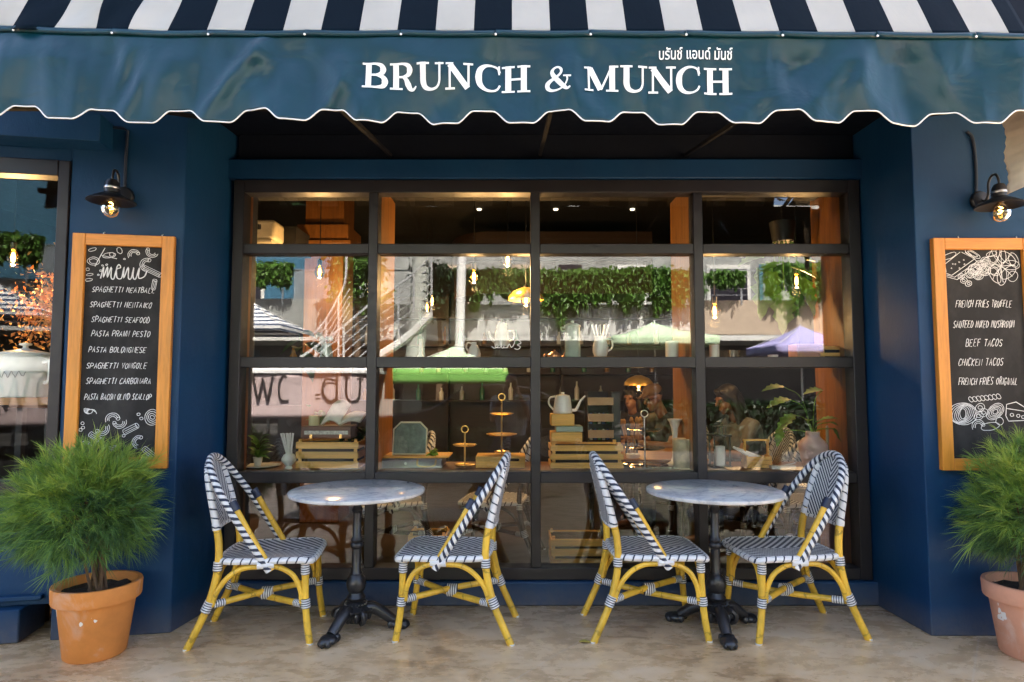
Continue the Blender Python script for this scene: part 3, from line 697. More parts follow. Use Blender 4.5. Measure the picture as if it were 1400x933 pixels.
# ================================================================ tables
def m_marble():
    t = NT('grey_marble'); co = t.coord(); n = t.noise(co, 5, 8, .65, 1.6); n2 = t.noise(co, 2.2, 6, .6, 2.5)
    col = t.ramp(n, [(.3, (.44, .44, .44)), (.5, (.58, .58, .57)), (.7, (.68, .67, .65))])
    v = t.math('ABSOLUTE', t.math('SUBTRACT', n2, .5)); col = t.mix(t.ramp(v, [(.0, (.45,) * 3), (.05, (0, 0, 0))]), col, (.22, .25, .30))
    t.base(col); t.set(.16, 0, .5); return t.m
MARBLE = m_marble()
def make_table(label, loc, rz):
    t = thing('bistro_table', label, 'table', loc, rz, 'marble tables outside the window', world=False)
    r = .364
    MB().lathe((0, 0, 0), [(.0, .722), (r - .012, .722), (r - .003, .726), (r, .733), (r - .002, .742), (r - .012, .7465), (0, .7465)], 72).build('tabletop', MARBLE, t)
    MB().lathe((0, 0, 0), [(.0, .0), (.0, .715), (.11, .721), (.11, .713), (.03, .70)][1:] and [(.03, .700), (.11, .712), (.11, .7215), (0, .7215)], 24).build('top_plate', BLACK, t)
    prof = [(.034, .15), (.046, .16), (.05, .175), (.04, .19), (.036, .2), (.047, .215), (.053, .245), (.047, .275), (.036, .288), (.031, .295), (.033, .30), (.027, .31), (.0245, .43), (.031, .437), (.0345, .448), (.031, .459), (.026, .464), (.031, .47), (.033, .478), (.028, .488), (.0235, .495), (.021, .62), (.027, .627), (.030, .637), (.025, .648), (.021, .655), (.022, .70), (.03, .704)]
    MB().lathe((0, 0, 0), prof, 20).build('column', BLACK, t)
    h = MB().lathe((0, 0, 0), [(.0, .045), (.05, .048), (.062, .06), (.066, .10), (.085, .108), (.088, .118), (.07, .128), (.05, .145), (.036, .155), (0, .155)], 18)
    for k in range(9):
        a = 2 * math.pi * k / 9; h.ell((.068 * math.cos(a), .068 * math.sin(a), .082), (.017, .017, .03), 8, 6)
        h.ell((.086 * math.cos(a + .35), .086 * math.sin(a + .35), .114), (.012, .012, .010), 8, 5)
    for k in range(20): a = 2 * math.pi * k / 20; h.ell((.058 * math.cos(a), .058 * math.sin(a), .142), (.007, .007, .007), 6, 4)
    h.build('hub', BLACK, t)
    for k in range(3):
        a = 2 * math.pi * k / 3; d = Vector((math.cos(a), math.sin(a), 0)); sd = Vector((-d.y, d.x, 0))
        def at(r_, z, o=0): return d * r_ + sd * o + Vector((0, 0, z))
        g = MB()
        pts = cr([at(.045, .105), at(.085, .115), at(.125, .098), at(.17, .066), at(.20, .043)], 5)
        g.tube(pts, [.036 - .010 * i / len(pts) for i in range(len(pts))], 10)
        for o in (-.022, .022):
            g.tube([p + sd * o * (1 - .25 * i / len(pts)) + Vector((0, 0, .013)) for i, p in enumerate(pts)], .008, 6)
        for i in range(3, len(pts), 1):
            for o in (-.011, .011): g.ell(pts[i] + sd * o + Vector((0, 0, .027 - .006 * i / len(pts))), .0065, 6, 4)
        lg = g.build('leg', BLACK, t)
        q = MB().ell(at(.222, .027), (.046, .046, .027), 14, 8)
        rot = Matrix.Rotation(a, 3, 'Z')
        q.ell(at(.232, .026), (.055, .038, .026), 14, 8, rot)
        for o in (-.024, 0, .024): q.ell(at(.265 - abs(o) * .5, .018, o), (.024, .0125, .018), 10, 6, rot)
        for o in (-.03, .03): q.ell(at(.188, .03, o), (.02, .012, .02), 8, 6, rot)
        q.build('claw_foot', BLACK, lg)
        # scroll bracket between legs
        a2 = a + math.pi / 3; d2 = Vector((math.cos(a2), math.sin(a2), 0))
        MB().tube(cr([d2 * .05 + Vector((0, 0, .12)), d2 * .095 + Vector((0, 0, .105)), d2 * .10 + Vector((0, 0, .07)), d2 * .072 + Vector((0, 0, .052))], 4), [.014] * 13, 8).build('scroll', BLACK, t)
    return t
tb = make_table('round grey marble table on ornate black pedestal beside the spaghetti menu chair', (-.84, 3.55, 0), R(247))
tb['label'] = 'round marble table on black claw foot pedestal, on the side of the spaghetti menu'
t2 = copy_tree(tb); t2.location = (1.10, 3.55, 0); t2.rotation_euler.z = R(267)
t2['label'] = 'round marble table on black claw foot pedestal, on the side of the pink vase'
# ================================================================ potted shrubs
def m_terra(name, c, blot):
    t = NT(name); co = t.coord(); n = t.noise(co, 5, 6, .65); n2 = t.noise(t.coord((1, 1, .6)), 8, 5, .6, .5)
    col = t.ramp(n, [(.3, tuple(x * .82 for x in c)), (.7, tuple(min(1, x * 1.12) for x in c))])
    col = t.mix(t.ramp(n2, [(.58, (0, 0, 0)), (.70, (blot,) * 3)]), col, (.66, .50, .42))
    sp = t.n('SeparateXYZ'); t.l(t.coord(), sp.inputs[0]); z = sp.outputs[2]; zm = t.math('MULTIPLY', t.math('GREATER_THAN', z, -.14 + .32 if False else .17), t.math('LESS_THAN', z, .262))
    chip = t.math('MULTIPLY', zm, t.math('GREATER_THAN', t.noise(t.coord((1, 1, .7)), 11, 3, .5), .66)); col = t.mix(chip, col, (.78, .72, .66)); t.base(col); t.set(.75, 0, .3); t.bump(n, .15, .004); return t.m
TER1 = m_terra('terracotta', (.64, .24, .058), .35); TER2 = m_terra('chalky_terracotta', (.62, .30, .19), .55)
SOIL = mat('potting_soil', (.035, .025, .018), .95, bump=.8, bs=60, bd=.02)
BRANCH = mat('shrub_bark', (.13, .075, .04), .8)
def m_needle():
    t = NT('needle_foliage'); tc = t.n('TexCoord'); sp = t.n('SeparateXYZ'); t.l(tc.outputs['UV'], sp.inputs[0])
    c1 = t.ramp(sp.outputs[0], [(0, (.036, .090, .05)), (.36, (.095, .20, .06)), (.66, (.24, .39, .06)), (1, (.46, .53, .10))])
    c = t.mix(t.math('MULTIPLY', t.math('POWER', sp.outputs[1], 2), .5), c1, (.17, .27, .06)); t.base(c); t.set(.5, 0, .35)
    tl = t.n('BsdfTranslucent'); t.l(c, tl.inputs[0]); mx = t.n('MixShader'); mx.inputs[0].default_value = .3
    t.l(t.b.outputs[0], mx.inputs[1]); t.l(tl.outputs[0], mx.inputs[2]); t.l(mx.outputs[0], t.out.inputs[0]); return t.m
NEEDLE = m_needle()
def make_pot(label, loc, m, blabel, bush_c, bush_r, seed, wall):
    rd = random.Random(seed); x, y, _ = loc
    t = thing('plant_pot', label, 'plant pot', loc, 0, 'terracotta pots by the piers')
    MB().lathe((x, y, 0), [(.0, .0), (.128, .0), (.136, .008), (.168, .258), (.169, .262), (.190, .266), (.193, .274), (.196, .335), (.193, .345), (.176, .345), (.172, .335), (.160, .262), (.15, .20), (0, .20)], 64).build('body', m, t)
    so = MB(); so.grid(14, 14, lambda u, v: (x + .166 * (u * 2 - 1) * math.sqrt(1 - (v * 2 - 1) ** 2 / 2), y + .166 * (v * 2 - 1) * math.sqrt(1 - (u * 2 - 1) ** 2 / 2), .305 + .012 * noise.noise((u * 5, v * 5, seed)))); so.build('soil', SOIL, t)
    b = thing('needle_shrub', blabel, 'shrub', (x, y, .30), 0, 'needle shrubs in the terracotta pots')
    br = MB(); nd = MB(); cx, cy_, cz = bush_c
    tips = []
    for k in range(22):
        a = rd.uniform(0, 2 * math.pi); e = rd.uniform(-.15, 1.0); q = rd.uniform(.45, .8)
        base = Vector((x + rd.uniform(-.035, .035), y + rd.uniform(-.03, .03), .30))
        tip = Vector((cx + bush_r * q * math.cos(a) * math.cos(e), cy_ + bush_r * q * math.sin(a) * math.cos(e), cz + bush_r * q * math.sin(e)))
        tip.y = min(tip.y, wall - .06); mid = base.lerp(tip, .5) + Vector((-.2 * (tip.x - x), -.2 * (tip.y - y), .03))
        br.tube(cr([base, mid, tip], 5), [.008 - .006 * i / 10 for i in range(11)], 5); tips.append(tip)
    br.build('stem', BRANCH, b)
    vs, fs, uv = [], [], []
    NB = 1600
    for k in range(NB):                       # little brushes of fine needles
        a = rd.uniform(0, 2 * math.pi); se = rd.uniform(-.75, 1); ce = math.sqrt(1 - se * se)
        d = Vector((math.cos(a) * ce, math.sin(a) * ce, se)); clump = noise.noise((d.x * 2.6 + seed, d.y * 2.6, d.z * 2.6))
        rr = bush_r * (.16 + .62 * rd.random() ** .55) * (1 + .22 * clump)
        p = Vector((cx, cy_, cz)) + d * rr
        if p.z < .47 + 0 * clump and rd.random() < .8: continue
        ax = (d + Vector((rd.gauss(0, .35), rd.gauss(0, .35), rd.gauss(.35 if se > -.1 else -.05, .3)))).normalized()
        Lb = rd.uniform(.06, .115) * (1.1 + .5 * clump); ln = Lb * .55
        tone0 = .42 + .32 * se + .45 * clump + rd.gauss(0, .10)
        bend = Vector((0, 0, -1)) * rd.uniform(.2, .9)
        for q in range(22):
            s0 = rd.random() ** .8; root = p + ax * ln * s0 + bend * (ln * s0 * s0 * .3)
            dr = (ax * 1.25 + Vector((rd.gauss(0, .42), rd.gauss(0, .42), rd.gauss(0, .42)))).normalized(); L = Lb * rd.uniform(.45, .95)
            q1 = root + dr * L * .5; q2 = root + dr * L + bend * L * .28
            w_ = rd.uniform(.0007, .0014); sd = dr.cross(Vector((rd.gauss(0, 1), rd.gauss(0, 1), rd.gauss(0, 1)))).normalized() * w_
            for v_ in (root, q1, q2): v_.y = min(v_.y, wall - .012); v_.z = max(v_.z, .375)
            i = len(vs); vs += [root - sd, root + sd, q1 - sd, q1 + sd, q2]; fs += [(i, i + 1, i + 3, i + 2), (i + 2, i + 3, i + 4)]
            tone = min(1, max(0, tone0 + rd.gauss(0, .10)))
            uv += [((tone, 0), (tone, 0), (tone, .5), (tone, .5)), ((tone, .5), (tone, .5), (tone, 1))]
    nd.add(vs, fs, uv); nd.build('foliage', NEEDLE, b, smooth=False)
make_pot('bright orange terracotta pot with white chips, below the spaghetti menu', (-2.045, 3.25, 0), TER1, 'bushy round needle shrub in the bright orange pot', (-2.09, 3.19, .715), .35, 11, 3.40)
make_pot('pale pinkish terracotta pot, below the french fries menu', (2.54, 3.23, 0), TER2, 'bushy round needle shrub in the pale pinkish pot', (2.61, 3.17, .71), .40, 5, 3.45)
# white chips stuck on the orange pot belong to its material
# ================================================================ chalk menu boards
FONT = {
 'A': [[(0, 0), (.5, 1), (1, 0)], [(.2, .38), (.8, .38)]], 'B': [[(0, 0), (0, 1), (.7, .95), (.8, .75), (.6, .55), (0, .52)], [(.5, .52), (.95, .4), (.95, .12), (.6, 0), (0, 0)]],
 'C': [[(1, .85), (.7, 1), (.3, .95), (0, .6), (.05, .25), (.35, 0), (.75, .03), (1, .2)]], 'D': [[(0, 0), (0, 1), (.6, .92), (1, .6), (.9, .2), (.5, 0), (0, 0)]],
 'E': [[(1, 1), (0, 1), (0, 0), (1, 0)], [(0, .52), (.75, .52)]], 'F': [[(1, 1), (0, 1), (0, 0)], [(0, .55), (.75, .55)]],
 'G': [[(1, .85), (.7, 1), (.25, .95), (0, .6), (.05, .2), (.4, 0), (.85, .08), (.95, .45), (.55, .45)]], 'H': [[(0, 0), (0, 1)], [(1, 0), (1, 1)], [(0, .5), (1, .5)]],
 'I': [[(.5, 0), (.5, 1)]], 'K': [[(0, 0), (0, 1)], [(1, 1), (0, .45), (1, 0)]], 'L': [[(0, 1), (0, 0), (.9, 0)]], 'M': [[(0, 0), (.1, 1), (.5, .35), (.9, 1), (1, 0)]],
 'N': [[(0, 0), (0, 1), (1, 0), (1, 1)]], 'O': [[(.5, 1), (.1, .8), (0, .4), (.3, 0), (.75, .05), (1, .5), (.85, .9), (.5, 1)]], 'P': [[(0, 0), (0, 1), (.75, .95), (.95, .72), (.7, .48), (0, .45)]],
 'R': [[(0, 0), (0, 1), (.75, .95), (.9, .72), (.6, .5), (0, .47)], [(.45, .48), (1, 0)]], 'S': [[(.95, .88), (.6, 1), (.15, .9), (.1, .65), (.8, .4), (.9, .15), (.5, 0), (0, .12)]],
 'T': [[(0, 1), (1, 1)], [(.5, 1), (.5, 0)]], 'U': [[(0, 1), (.02, .25), (.4, 0), (.85, .1), (1, 1)]], 'V': [[(0, 1), (.45, 0), (1, 1)]], 'W': [[(0, 1), (.25, 0), (.5, .7), (.75, 0), (1, 1)]], 'X': [[(0, 1), (1, 0)], [(1, 1), (0, 0)]]}
class Chalk:
    def __init__(s, seed): s.lines = []; s.m = MB(); s.r = random.Random(seed); s.k = 0
    def line(s, pts, w=.0042, smooth=True):
        pts = [(a + s.r.gauss(0, .0006), b + s.r.gauss(0, .0006)) for a, b in pts]
        pp = cr([(a, 0, b) for a, b in pts], 4) if smooth and len(pts) > 2 else [Vector((a, 0, b)) for a, b in pts]
        s.k = (s.k + 1) % 9; y = -.0012 - .00022 * s.k
        s.m.ribbon([(p.x, y, p.z) for p in pp], [w * s.r.uniform(.75, 1.15) for _ in pp], (0, -1, 0))
    def text(s, body, x0, x1, z, h, slant=.22, w=.0032):
        s.lines.append(MB()); keep = s.m; s.m = s.lines[-1]
        n = sum(.55 if c == 'I' else (.75 if c == ' ' else 1) for c in body); adv = (x1 - x0) / n; x = x0
        for c in body:
            a = adv * (.55 if c == 'I' else (.75 if c == ' ' else 1))
            if c in FONT:
                hh = h * s.r.uniform(.9, 1.08); zz = z + s.r.uniform(-.05, .05) * h; ww = a * .66
                for pl_ in FONT[c]: s.line([(x + px_ * ww + slant * pz * hh, zz + pz * hh) for px_, pz in pl_], w, c in 'BCDGOPRSU')
            x += a
        s.m = keep
    def loop(s, cx, cz, rx, rz, rot=0, n=12, w=.003, a0=0, a1=6.4):
        s.line([(cx + rx * math.cos(a) * math.cos(rot) - rz * math.sin(a) * math.sin(rot), cz + rx * math.cos(a) * math.sin(rot) + rz * math.sin(a) * math.cos(rot)) for a in [a0 + (a1 - a0) * i / n for i in range(n + 1)]], w)
    def tubep(s, cx, cz, L, r_, rot):            # a penne tube, with ribs
        c, q = math.cos(rot), math.sin(rot)
        for o in (-1, -.4, .3, 1): s.line([(cx - L * c - o * r_ * q, cz - L * q + o * r_ * c), (cx + L * c - o * r_ * q, cz + L * q + o * r_ * c)], .0026)
        s.loop(cx + L * c, cz + L * q, r_ * .5, r_, rot, 8, .0026); s.loop(cx - L * c, cz - L * q, r_ * .5, r_, rot, 8, .0026, 1.5, 4.8)
    def mac(s, cx, cz, r_, rot):                 # a curved macaroni
        s.loop(cx, cz, r_, r_, rot, 8, .003, 0, 3.3); s.loop(cx, cz, r_ * .5, r_ * .5, rot, 8, .003, 0, 3.3); s.loop(cx, cz, r_ * .75, r_ * .75, rot, 8, .003, .1, 3.1)
        s.loop(cx + r_ * .75 * math.cos(rot), cz + r_ * .75 * math.sin(rot), r_ * .25, r_ * .2, rot, 6, .0026)
def make_board(label, loc, rz, w_, h_, draw, seed, bw=.062):
    t = thing('menu_board', label, 'menu board', loc, rz, 'chalk menu boards on the piers', world=False)   # local: x along, -y to street, z up
    MB().bb(bw - .006, w_ - bw + .006, -.014, -.002, bw - .006, h_ - bw + .006).build('chalkboard', CHALKB, t)
    for q in (0, w_ - bw): MB().bb(q, q + bw, -.034, -.001, 0, h_).build('frame', WOODX, t, bevel=.003)
    for q in (0, h_ - bw): MB().bb(bw + .0005, w_ - bw - .0005, -.033, -.001, q, q + bw).build('frame', WOODH, t, bevel=.003)
    for x in (.28 * w_, .86 * w_): MB().tube([(x, -.01, h_ - .003), (x, -.01, h_ + .010), (x + .004, -.004, h_ + .014)], .003, 6).build('hook', STEEL, t)
    ck = Chalk(seed); draw(ck, bw, w_ - bw, bw, h_ - bw); 
    for q in [ck.m] + ck.lines: q.xf(Matrix.Translation((0, -.0142, 0))); q.build('chalk_drawing' if q is ck.m else 'menu_line', CHALK, t, smooth=False)
WOODH = wood('board_wood_rail', (.60, .235, .030), 1.4, 'X', rough=.4, var=.3)
def draw_left(k, x0, x1, z0, z1):
    W_ = x1 - x0; X = lambda u: x0 + u * W_; Z = lambda v: z1 - v * (z1 - z0)
    # inner board spans y 340..628 of the photograph
    for body, a, b, y in (('SPAGHETTI MEATBALL', .06, 1.0, 398), ('SPAGHETTI MENTAIKO', .04, .96, 419), ('SPAGHETTI SEAFOOD', .07, .94, 439.5), ('PASTA PRAWN PESTO', .08, .95, 459), ('PASTA BOLONGNESE', .05, .90, 481), ('SPAGHETTI VONGOLE', .03, .92, 503), ('SPAGHETTI CARBONARA', .03, .99, 524), ('PASTA BACON OLIVD SCALLOP', .02, 1.0, 545.5)):
        k.text(body, X(.04 + a * .89), X(.03 + b * .89), Z((y + 4.2 - 338) / 290), .029)
    s = [(.20, .155), (.235, .108), (.24, .15), (.285, .108), (.285, .15), (.33, .108), (.335, .148), (.37, .155), (.40, .12), (.455, .11), (.43, .095), (.40, .115), (.415, .15), (.47, .15), (.50, .108), (.50, .15), (.555, .108), (.56, .148), (.60, .15), (.625, .108), (.62, .145), (.66, .152), (.70, .108), (.695, .148), (.77, .14), (.80, .12)]
    k.line([(X(a), Z(b + (.002 if b > .13 else -.008))) for a, b in s], .0062)
    for a, b, r_, q in ((.62, .04, .03, .4), (.86, .02, .032, 2.6), (.80, .085, .036, 1.2)): k.mac(X(a), Z(b), r_, q)
    k.tubep(X(.86), Z(.115), .05, .012, -.45); k.tubep(X(.9), Z(.18), .024, .011, 1.4)
    k.loop(X(.10), Z(.075), .03, .022); k.loop(X(.1), Z(.075), .02, .013); k.loop(X(.08), Z(.02), .02, .008, .3); k.loop(X(.3), Z(.045), .032, .014, .2); k.loop(X(.33), Z(.04), .012, .01); k.loop(X(.43), Z(.02), .012, .018, .5)
    k.line([(X(.12), Z(.1)), (X(.17), Z(.06)), (X(.24), Z(.01))], .004); k.line([(X(.2), Z(.045)), (X(.4), Z(.06))], .003)
    k.loop(X(.06), Z(.14), .016, .006, .2); k.loop(X(.05), Z(.165), .018, .007, .1); k.loop(X(.03), Z(.115), .008, .008)
    for a, b in ((.2, .12), (.22, .095), (.17, .14), (.5, .06), (.27, .09)): k.loop(X(a), Z(b), .005, .004, 0, 6)
    for q in range(6): k.loop(X(.14), Z(.785), .034 - .004 * q, .010, .25 * q - .4, 8, .0028, .3 * q, 4 + .3 * q)
    for a, b, r_, q in ((.43, .825, .036, .2), (.52, .835, .034, 3.3), (.30, .865, .036, 3.6), (.78, .93, .034, 1.2), (.10, .95, .03, .4)): k.mac(X(a), Z(b), r_, q)
    k.tubep(X(.67), Z(.868), .034, .014, .5); k.tubep(X(.93), Z(.985), .04, .014, -.7); k.tubep(X(.22), Z(.905), .03, .013, -.6); k.tubep(X(.42), Z(.96), .03, .012, .2)
    for q in range(4): k.loop(X(.94), Z(.815), .036 - .009 * q, .042 - .010 * q, .3 * q)
    for a, b in ((.05, .84), (.06, .86), (.03, .87), (.8, .82), (.76, .80), (.58, .9)): k.loop(X(a), Z(b), .008, .007, 0, 7)
def draw_right(k, x0, x1, z0, z1):
    W_ = x1 - x0; X = lambda u: x0 + u * W_; Z = lambda v: z1 - v * (z1 - z0)
    for body, a, b, y in (('FRENCH FRIES TRUFFLE', .09, .92, 414), ('SAUTEED MIXED MUSHROOM', .04, .94, 442.5), ('BEEF TACOS', .21, .76, 468.5), ('CHICKEN TACOS', .09, .76, 495.5), ('FRENCH FRIES ORIGINAL', .08, .95, 522)):
        k.text(body, X(.05 + a * .88), X(.04 + b * .88), Z((y + 5 - 338) / 290), .037)
    # slices of bread
    for q in range(3): k.line([(X(.03), Z(.115 + .008 * q)), (X(.10 + .03 * q), Z(.125 + .010 * q)), (X(.40 + .03 * q), Z(.045 + .012 * q)), (X(.24 + .04 * q), Z(.012))], .0034, False)
    k.line([(X(.03), Z(.11)), (X(.02), Z(.07)), (X(.22), Z(.01))], .0034, False); k.loop(X(.08), Z(.03), .04, .014, .4); k.loop(X(.38), Z(.02), .045, .014, -.5); k.loop(X(.38), Z(.02), .03, .008, -.5)
    for a, b in ((.10, .09), (.15, .07), (.2, .06), (.2, .09), (.26, .05), (.12, .07), (.27, .07)): k.loop(X(a), Z(b), .003, .003, 0, 6, .002)
    for a, b, r_ in ((.40, .095, .036), (.47, .075, .03), (.34, .115, .03), (.52, .10, .034), (.44, .125, .028), (.54, .055, .026)):
        for q in range(4): k.loop(X(a), Z(b), r_ - .008 * q, r_ * .85 - .007 * q, q)
    for a, b in ((.25, .15), (.31, .165), (.22, .13)): k.loop(X(a), Z(b), .018, .014, .4); k.loop(X(a), Z(b), .008, .006)
    for q in range(9):
        a = .72 + .14 * math.cos(q * .7); b = .075 + .055 * math.sin(q * .7); k.loop(X(a), Z(b), .05, .025, q * .7, 10); k.line([(X(.74), Z(.08)), (X(a), Z(b)), (X(a + .06 * math.cos(q * .7)), Z(b + .03 * math.sin(q * .7)))], .003)
    k.loop(X(.62), Z(.02), .03, .013, .3); k.loop(X(.90), Z(.05), .025, .04, .3); k.loop(X(.66), Z(.10), .03, .03); k.loop(X(.88), Z(.13), .03, .025, 1)
    # twisted pasta, nest, cheese ...
    for q in range(8): k.loop(X(.27 + .05 * q), Z(.722 - .002 * q), .010, .015, .6)
    for q in range(7): k.loop(X(.16), Z(.79), .075 - .008 * q, .058 - .007 * q, .25 * q, 14, .0032, q * .5, 6.3 + q * .5)
    for a, b in ((.38, .76), (.42, .785), (.36, .80)): k.loop(X(a), Z(b), .026, .020, .5); k.loop(X(a), Z(b), .012, .009)
    for q in range(5): k.loop(X(.57), Z(.78), .055 - .01 * q, .034 - .006 * q, .7)
    k.line([(X(.70), Z(.80)), (X(.72), Z(.745)), (X(.84), Z(.735)), (X(.99), Z(.77)), (X(.98), Z(.82)), (X(.73), Z(.825)), (X(.70), Z(.80))], .0042, False); k.line([(X(.72), Z(.765)), (X(.98), Z(.78))], .004)
    for a, b in ((.78, .795), (.86, .80), (.92, .805)): k.loop(X(a), Z(b), .009, .008)
    k.loop(X(.62), Z(.825), .02, .02, .2); k.mac(X(.35), Z(.85), .035, .3); k.loop(X(.5), Z(.85), .05, .02, .2)
b0 = LW(.54, 0)
make_board('chalk menu listing spaghetti and pasta, in orange wood frame beside the corner window', (b0.x, b0.y, .868), AW, .503, 1.252, draw_left, 4)
make_board('chalk menu listing fries, mushroom and tacos, in orange wood frame on the blue pier', (2.272, YR, .862), 0, .545, 1.242, draw_right, 9)
# ================================================================ wall lamps
BULB = clear_glass('amber_bulb', 1.5, (.95, .72, .38), 1.6)
FIL = emis('filament', (1, .55, .15), 6)
def make_lamp(label, base, rz, turn):
    t = thing('wall_lamp', label, 'wall lamp', base, rz, 'gooseneck lamps above the menu boards', world=False)    # local: -y out from wall
    MB().lathe((0, 0, 0), [(.048, 0), (.05, .004), (.05, .018), (.044, .026), (.0, .030)], 28).xf(Matrix.Rotation(R(90), 4, 'X')).build('wall_plate', BLACK, t)
    tx = turn
    MB().tube(cr([(0, -.02, 0), (tx * .02, -.05, -.012), (tx * .034, -.07, .02), (tx * .034, -.075, .075), (tx * .05, -.095, .108), (tx * .075, -.125, .105), (tx * .082, -.14, .07), (tx * .082, -.14, .045)], 5), .0065, 8).build('gooseneck', BLACK, t)
    c = (tx * .082, -.14, 0)
    s = MB().lathe(c, [(.0, .054), (.022, .05), (.034, .03), (.036, .0), (.036, -.018), (.045, -.026), (.060, -.032), (.112, -.062), (.116, -.068), (.112, -.070), (.06, -.042), (.03, -.034), (0, -.034)], 32); s.build('lamp_shade', BLACK, t)
    MB().lathe(c, [(.0365, .001), (.0375, .004), (.0375, .010), (.0365, .013)], 24).build('collar', STEEL, t)
    b = MB().lathe(c, [(.016, -.036), (.018, -.052), (.034, -.066), (.046, -.088), (.048, -.105), (.044, -.124), (.030, -.142), (.012, -.150), (0, -.151)], 24).build('bulb', BULB, t)
    MB().tube([(c[0] + .012 * math.cos(a * 1.9), c[1] + .012 * math.sin(a * 1.9), -.06 - .006 * a) for a in range(9)], .0016, 5).build('filament', FIL, b)
    return t
lp = LW(.305); make_lamp('black gooseneck wall lamp above the spaghetti menu', (lp.x, lp.y, 2.335), AW, -.12)
make_lamp('black gooseneck wall lamp above the fries and tacos menu', (2.55, YR, 2.315), 0, .12)
m = MB(); a = LW(.305, .009); m.tube([(a.x, a.y, 2.38), (a.x, a.y, 2.55), (a.x + .004, a.y, 2.70), (a.x - .02, a.y, 2.715), (a.x - .12, a.y - .02, 2.715)], .008, 8)
tag(m.build('conduit', mat('navy_conduit', (.012, .02, .04), .5)), 'dark cable conduit running up from the lamp above the spaghetti menu', 'cable')
m = MB(); m.tube(cr([(2.535, YR - .009, 2.36), (2.54, YR - .009, 2.5), (2.53, YR - .009, 2.66), (2.50, YR - .009, 2.70)], 5), .008, 8)
tag(m.build('conduit', MATS['navy_conduit']), 'dark cable conduit running up from the lamp above the tacos menu', 'cable')
# fallen leaf
m = MB(); lf = [(0, 0), (.012, .012), (.03, .016), (.05, .010), (.066, 0), (.05, -.010), (.03, -.014), (.012, -.010)]
m.prism(lf, lambda x, y: (.34 + x, 3.37 + y * .8, .010 + .006 * math.sin(x * 60)), lambda x, y: (.34 + x, 3.37 + y * .8, .0065 + .006 * math.sin(x * 60)))
tag(m.build('fallen_leaf', mat('dry_leaf', (.34, .27, .05), .6)), 'yellowed fallen leaf on the floor between the chairs', 'leaf')
# ================================================================ the sunlit street behind the camera (it shows in the glass)
def leaf_mesh(pts, size, seed, hang=.5):
    rd = random.Random(seed); vs, fs = [], []
    for p in pts:
        s = size * rd.uniform(.6, 1.3); d = Vector((rd.gauss(0, 1), rd.gauss(0, 1), rd.gauss(0, 1) - hang * 2)).normalized(); sd = d.orthogonal().normalized()
        sd = Matrix.Rotation(rd.uniform(0, 6.28), 3, d) @ sd; nn = d.cross(sd) * s * .15; p = Vector(p); i = len(vs)
        vs += [p, p + d * s * .5 + sd * s * .28 + nn, p + d * s, p + d * s * .5 - sd * s * .28 + nn]; fs += [(i, i + 1, i + 2), (i, i + 2, i + 3)]
    return MB().add(vs, fs)
YB, YW = 2 * YG - 19.5, 2 * YG - 22.0
RENDER = mat('pale_render', (.60, .60, .58), .8, var=.12, vs=1.2); RENDG = mat('grey_render', (.28, .29, .28), .85, var=.35, vs=1.5); TANW = mat('tan_render', (.48, .38, .29), .8)
DKGL = mat('shop_dark', (.02, .018, .026), .25); TEALW = mat('teal_wall', (.03, .12, .20), .7)
tb_ = thing('terrace_building', 'two storey terrace across the street with planted balconies, mirrored in the glass', 'building', (0, YW, 0))
def mx(px, D): return (px - 700) / FPX * D
MB().bb(-16, 14, YW - .4, YW, 0, 7.5).build('wall', RENDG, tb_)
MB().bb(-16, 14, YW + .001, YW + .05, 0, 2.6).build('shopfront', DKGL, tb_)
MB().bb(-16, -6.3, YW + .001, YW + .05, 2.79, 7.4).build('wall', TEALW, tb_)
MB().bb(-16, 14, YW + .051, YB, 2.62, 2.78).build('balcony_slab', RENDER, tb_)
MB().bb(mx(520, 19.5), mx(960, 19.5), YB - .12, YB, 2.80, 3.72).build('parapet', RENDER, tb_)
MB().bb(-16, mx(515, 19.5), YB - .12, YB, 2.80, 3.9).build('parapet', RENDG, tb_)
MB().bb(mx(965, 19.5), 14, YB - .12, YB, 2.80, 3.85).build('parapet', TANW, tb_)
m = MB(); m.bb(-16, 14, YB - .03, YB + .02, 4.74, 4.79)
for x in range(-15, 14, 2): m.bb(x - .025, x + .025, YB - .03, YB + .015, 3.7, 4.74)
for z in (4.0, 4.2, 4.4, 4.58): m.bb(mx(965, 19.5), 14, YB - .012, YB, z, z + .02); m.bb(-16, mx(330, 19.5), YB - .012, YB, z, z + .02)
m.build('railing', STEEL, tb_)
for k, (a, b) in enumerate(((-15, -12.5), (-11, -8.6), (-7.5, -5.2), (-4, -1.2), (-.4, 2.4), (3.0, 5.6), (6.4, 9), (10, 13))):
    wf = MB().bb(a, b, YW + .052, YW + .06, .25, 2.45).build('shop_window', DKGL, tb_)
    MB().bb(a, b, YW + .062, YW + .09, 2.2, 2.45).build('fascia', (TANW, TEALW, RENDG)[k % 3], wf)
for k, (a, b, mt) in enumerate(((-14, -12, TEALW), (-10.5, -8.5, RENDER), (-7.6, -5.6, TEALW), (-2.6, -1.4, TANW), (0, 1.0, TANW), (1.6, 2.4, DKGL), (3.6, 4.6, RENDER), (6.7, 8.2, RENDER), (8.5, 9.1, TEALW), (9.6, 11.5, RENDER))):
    dd = MB().bb(a, b, YW + .052, YW + .07, 2.8, 5.4).build('balcony_door', mt, tb_)
    MB().bb(a + .12, b - .12, YW + .072, YW + .08, 2.95, 5.25).build('pane', DKGL if k % 2 else mat('grey_pane', (.2, .23, .25), .15), dd)
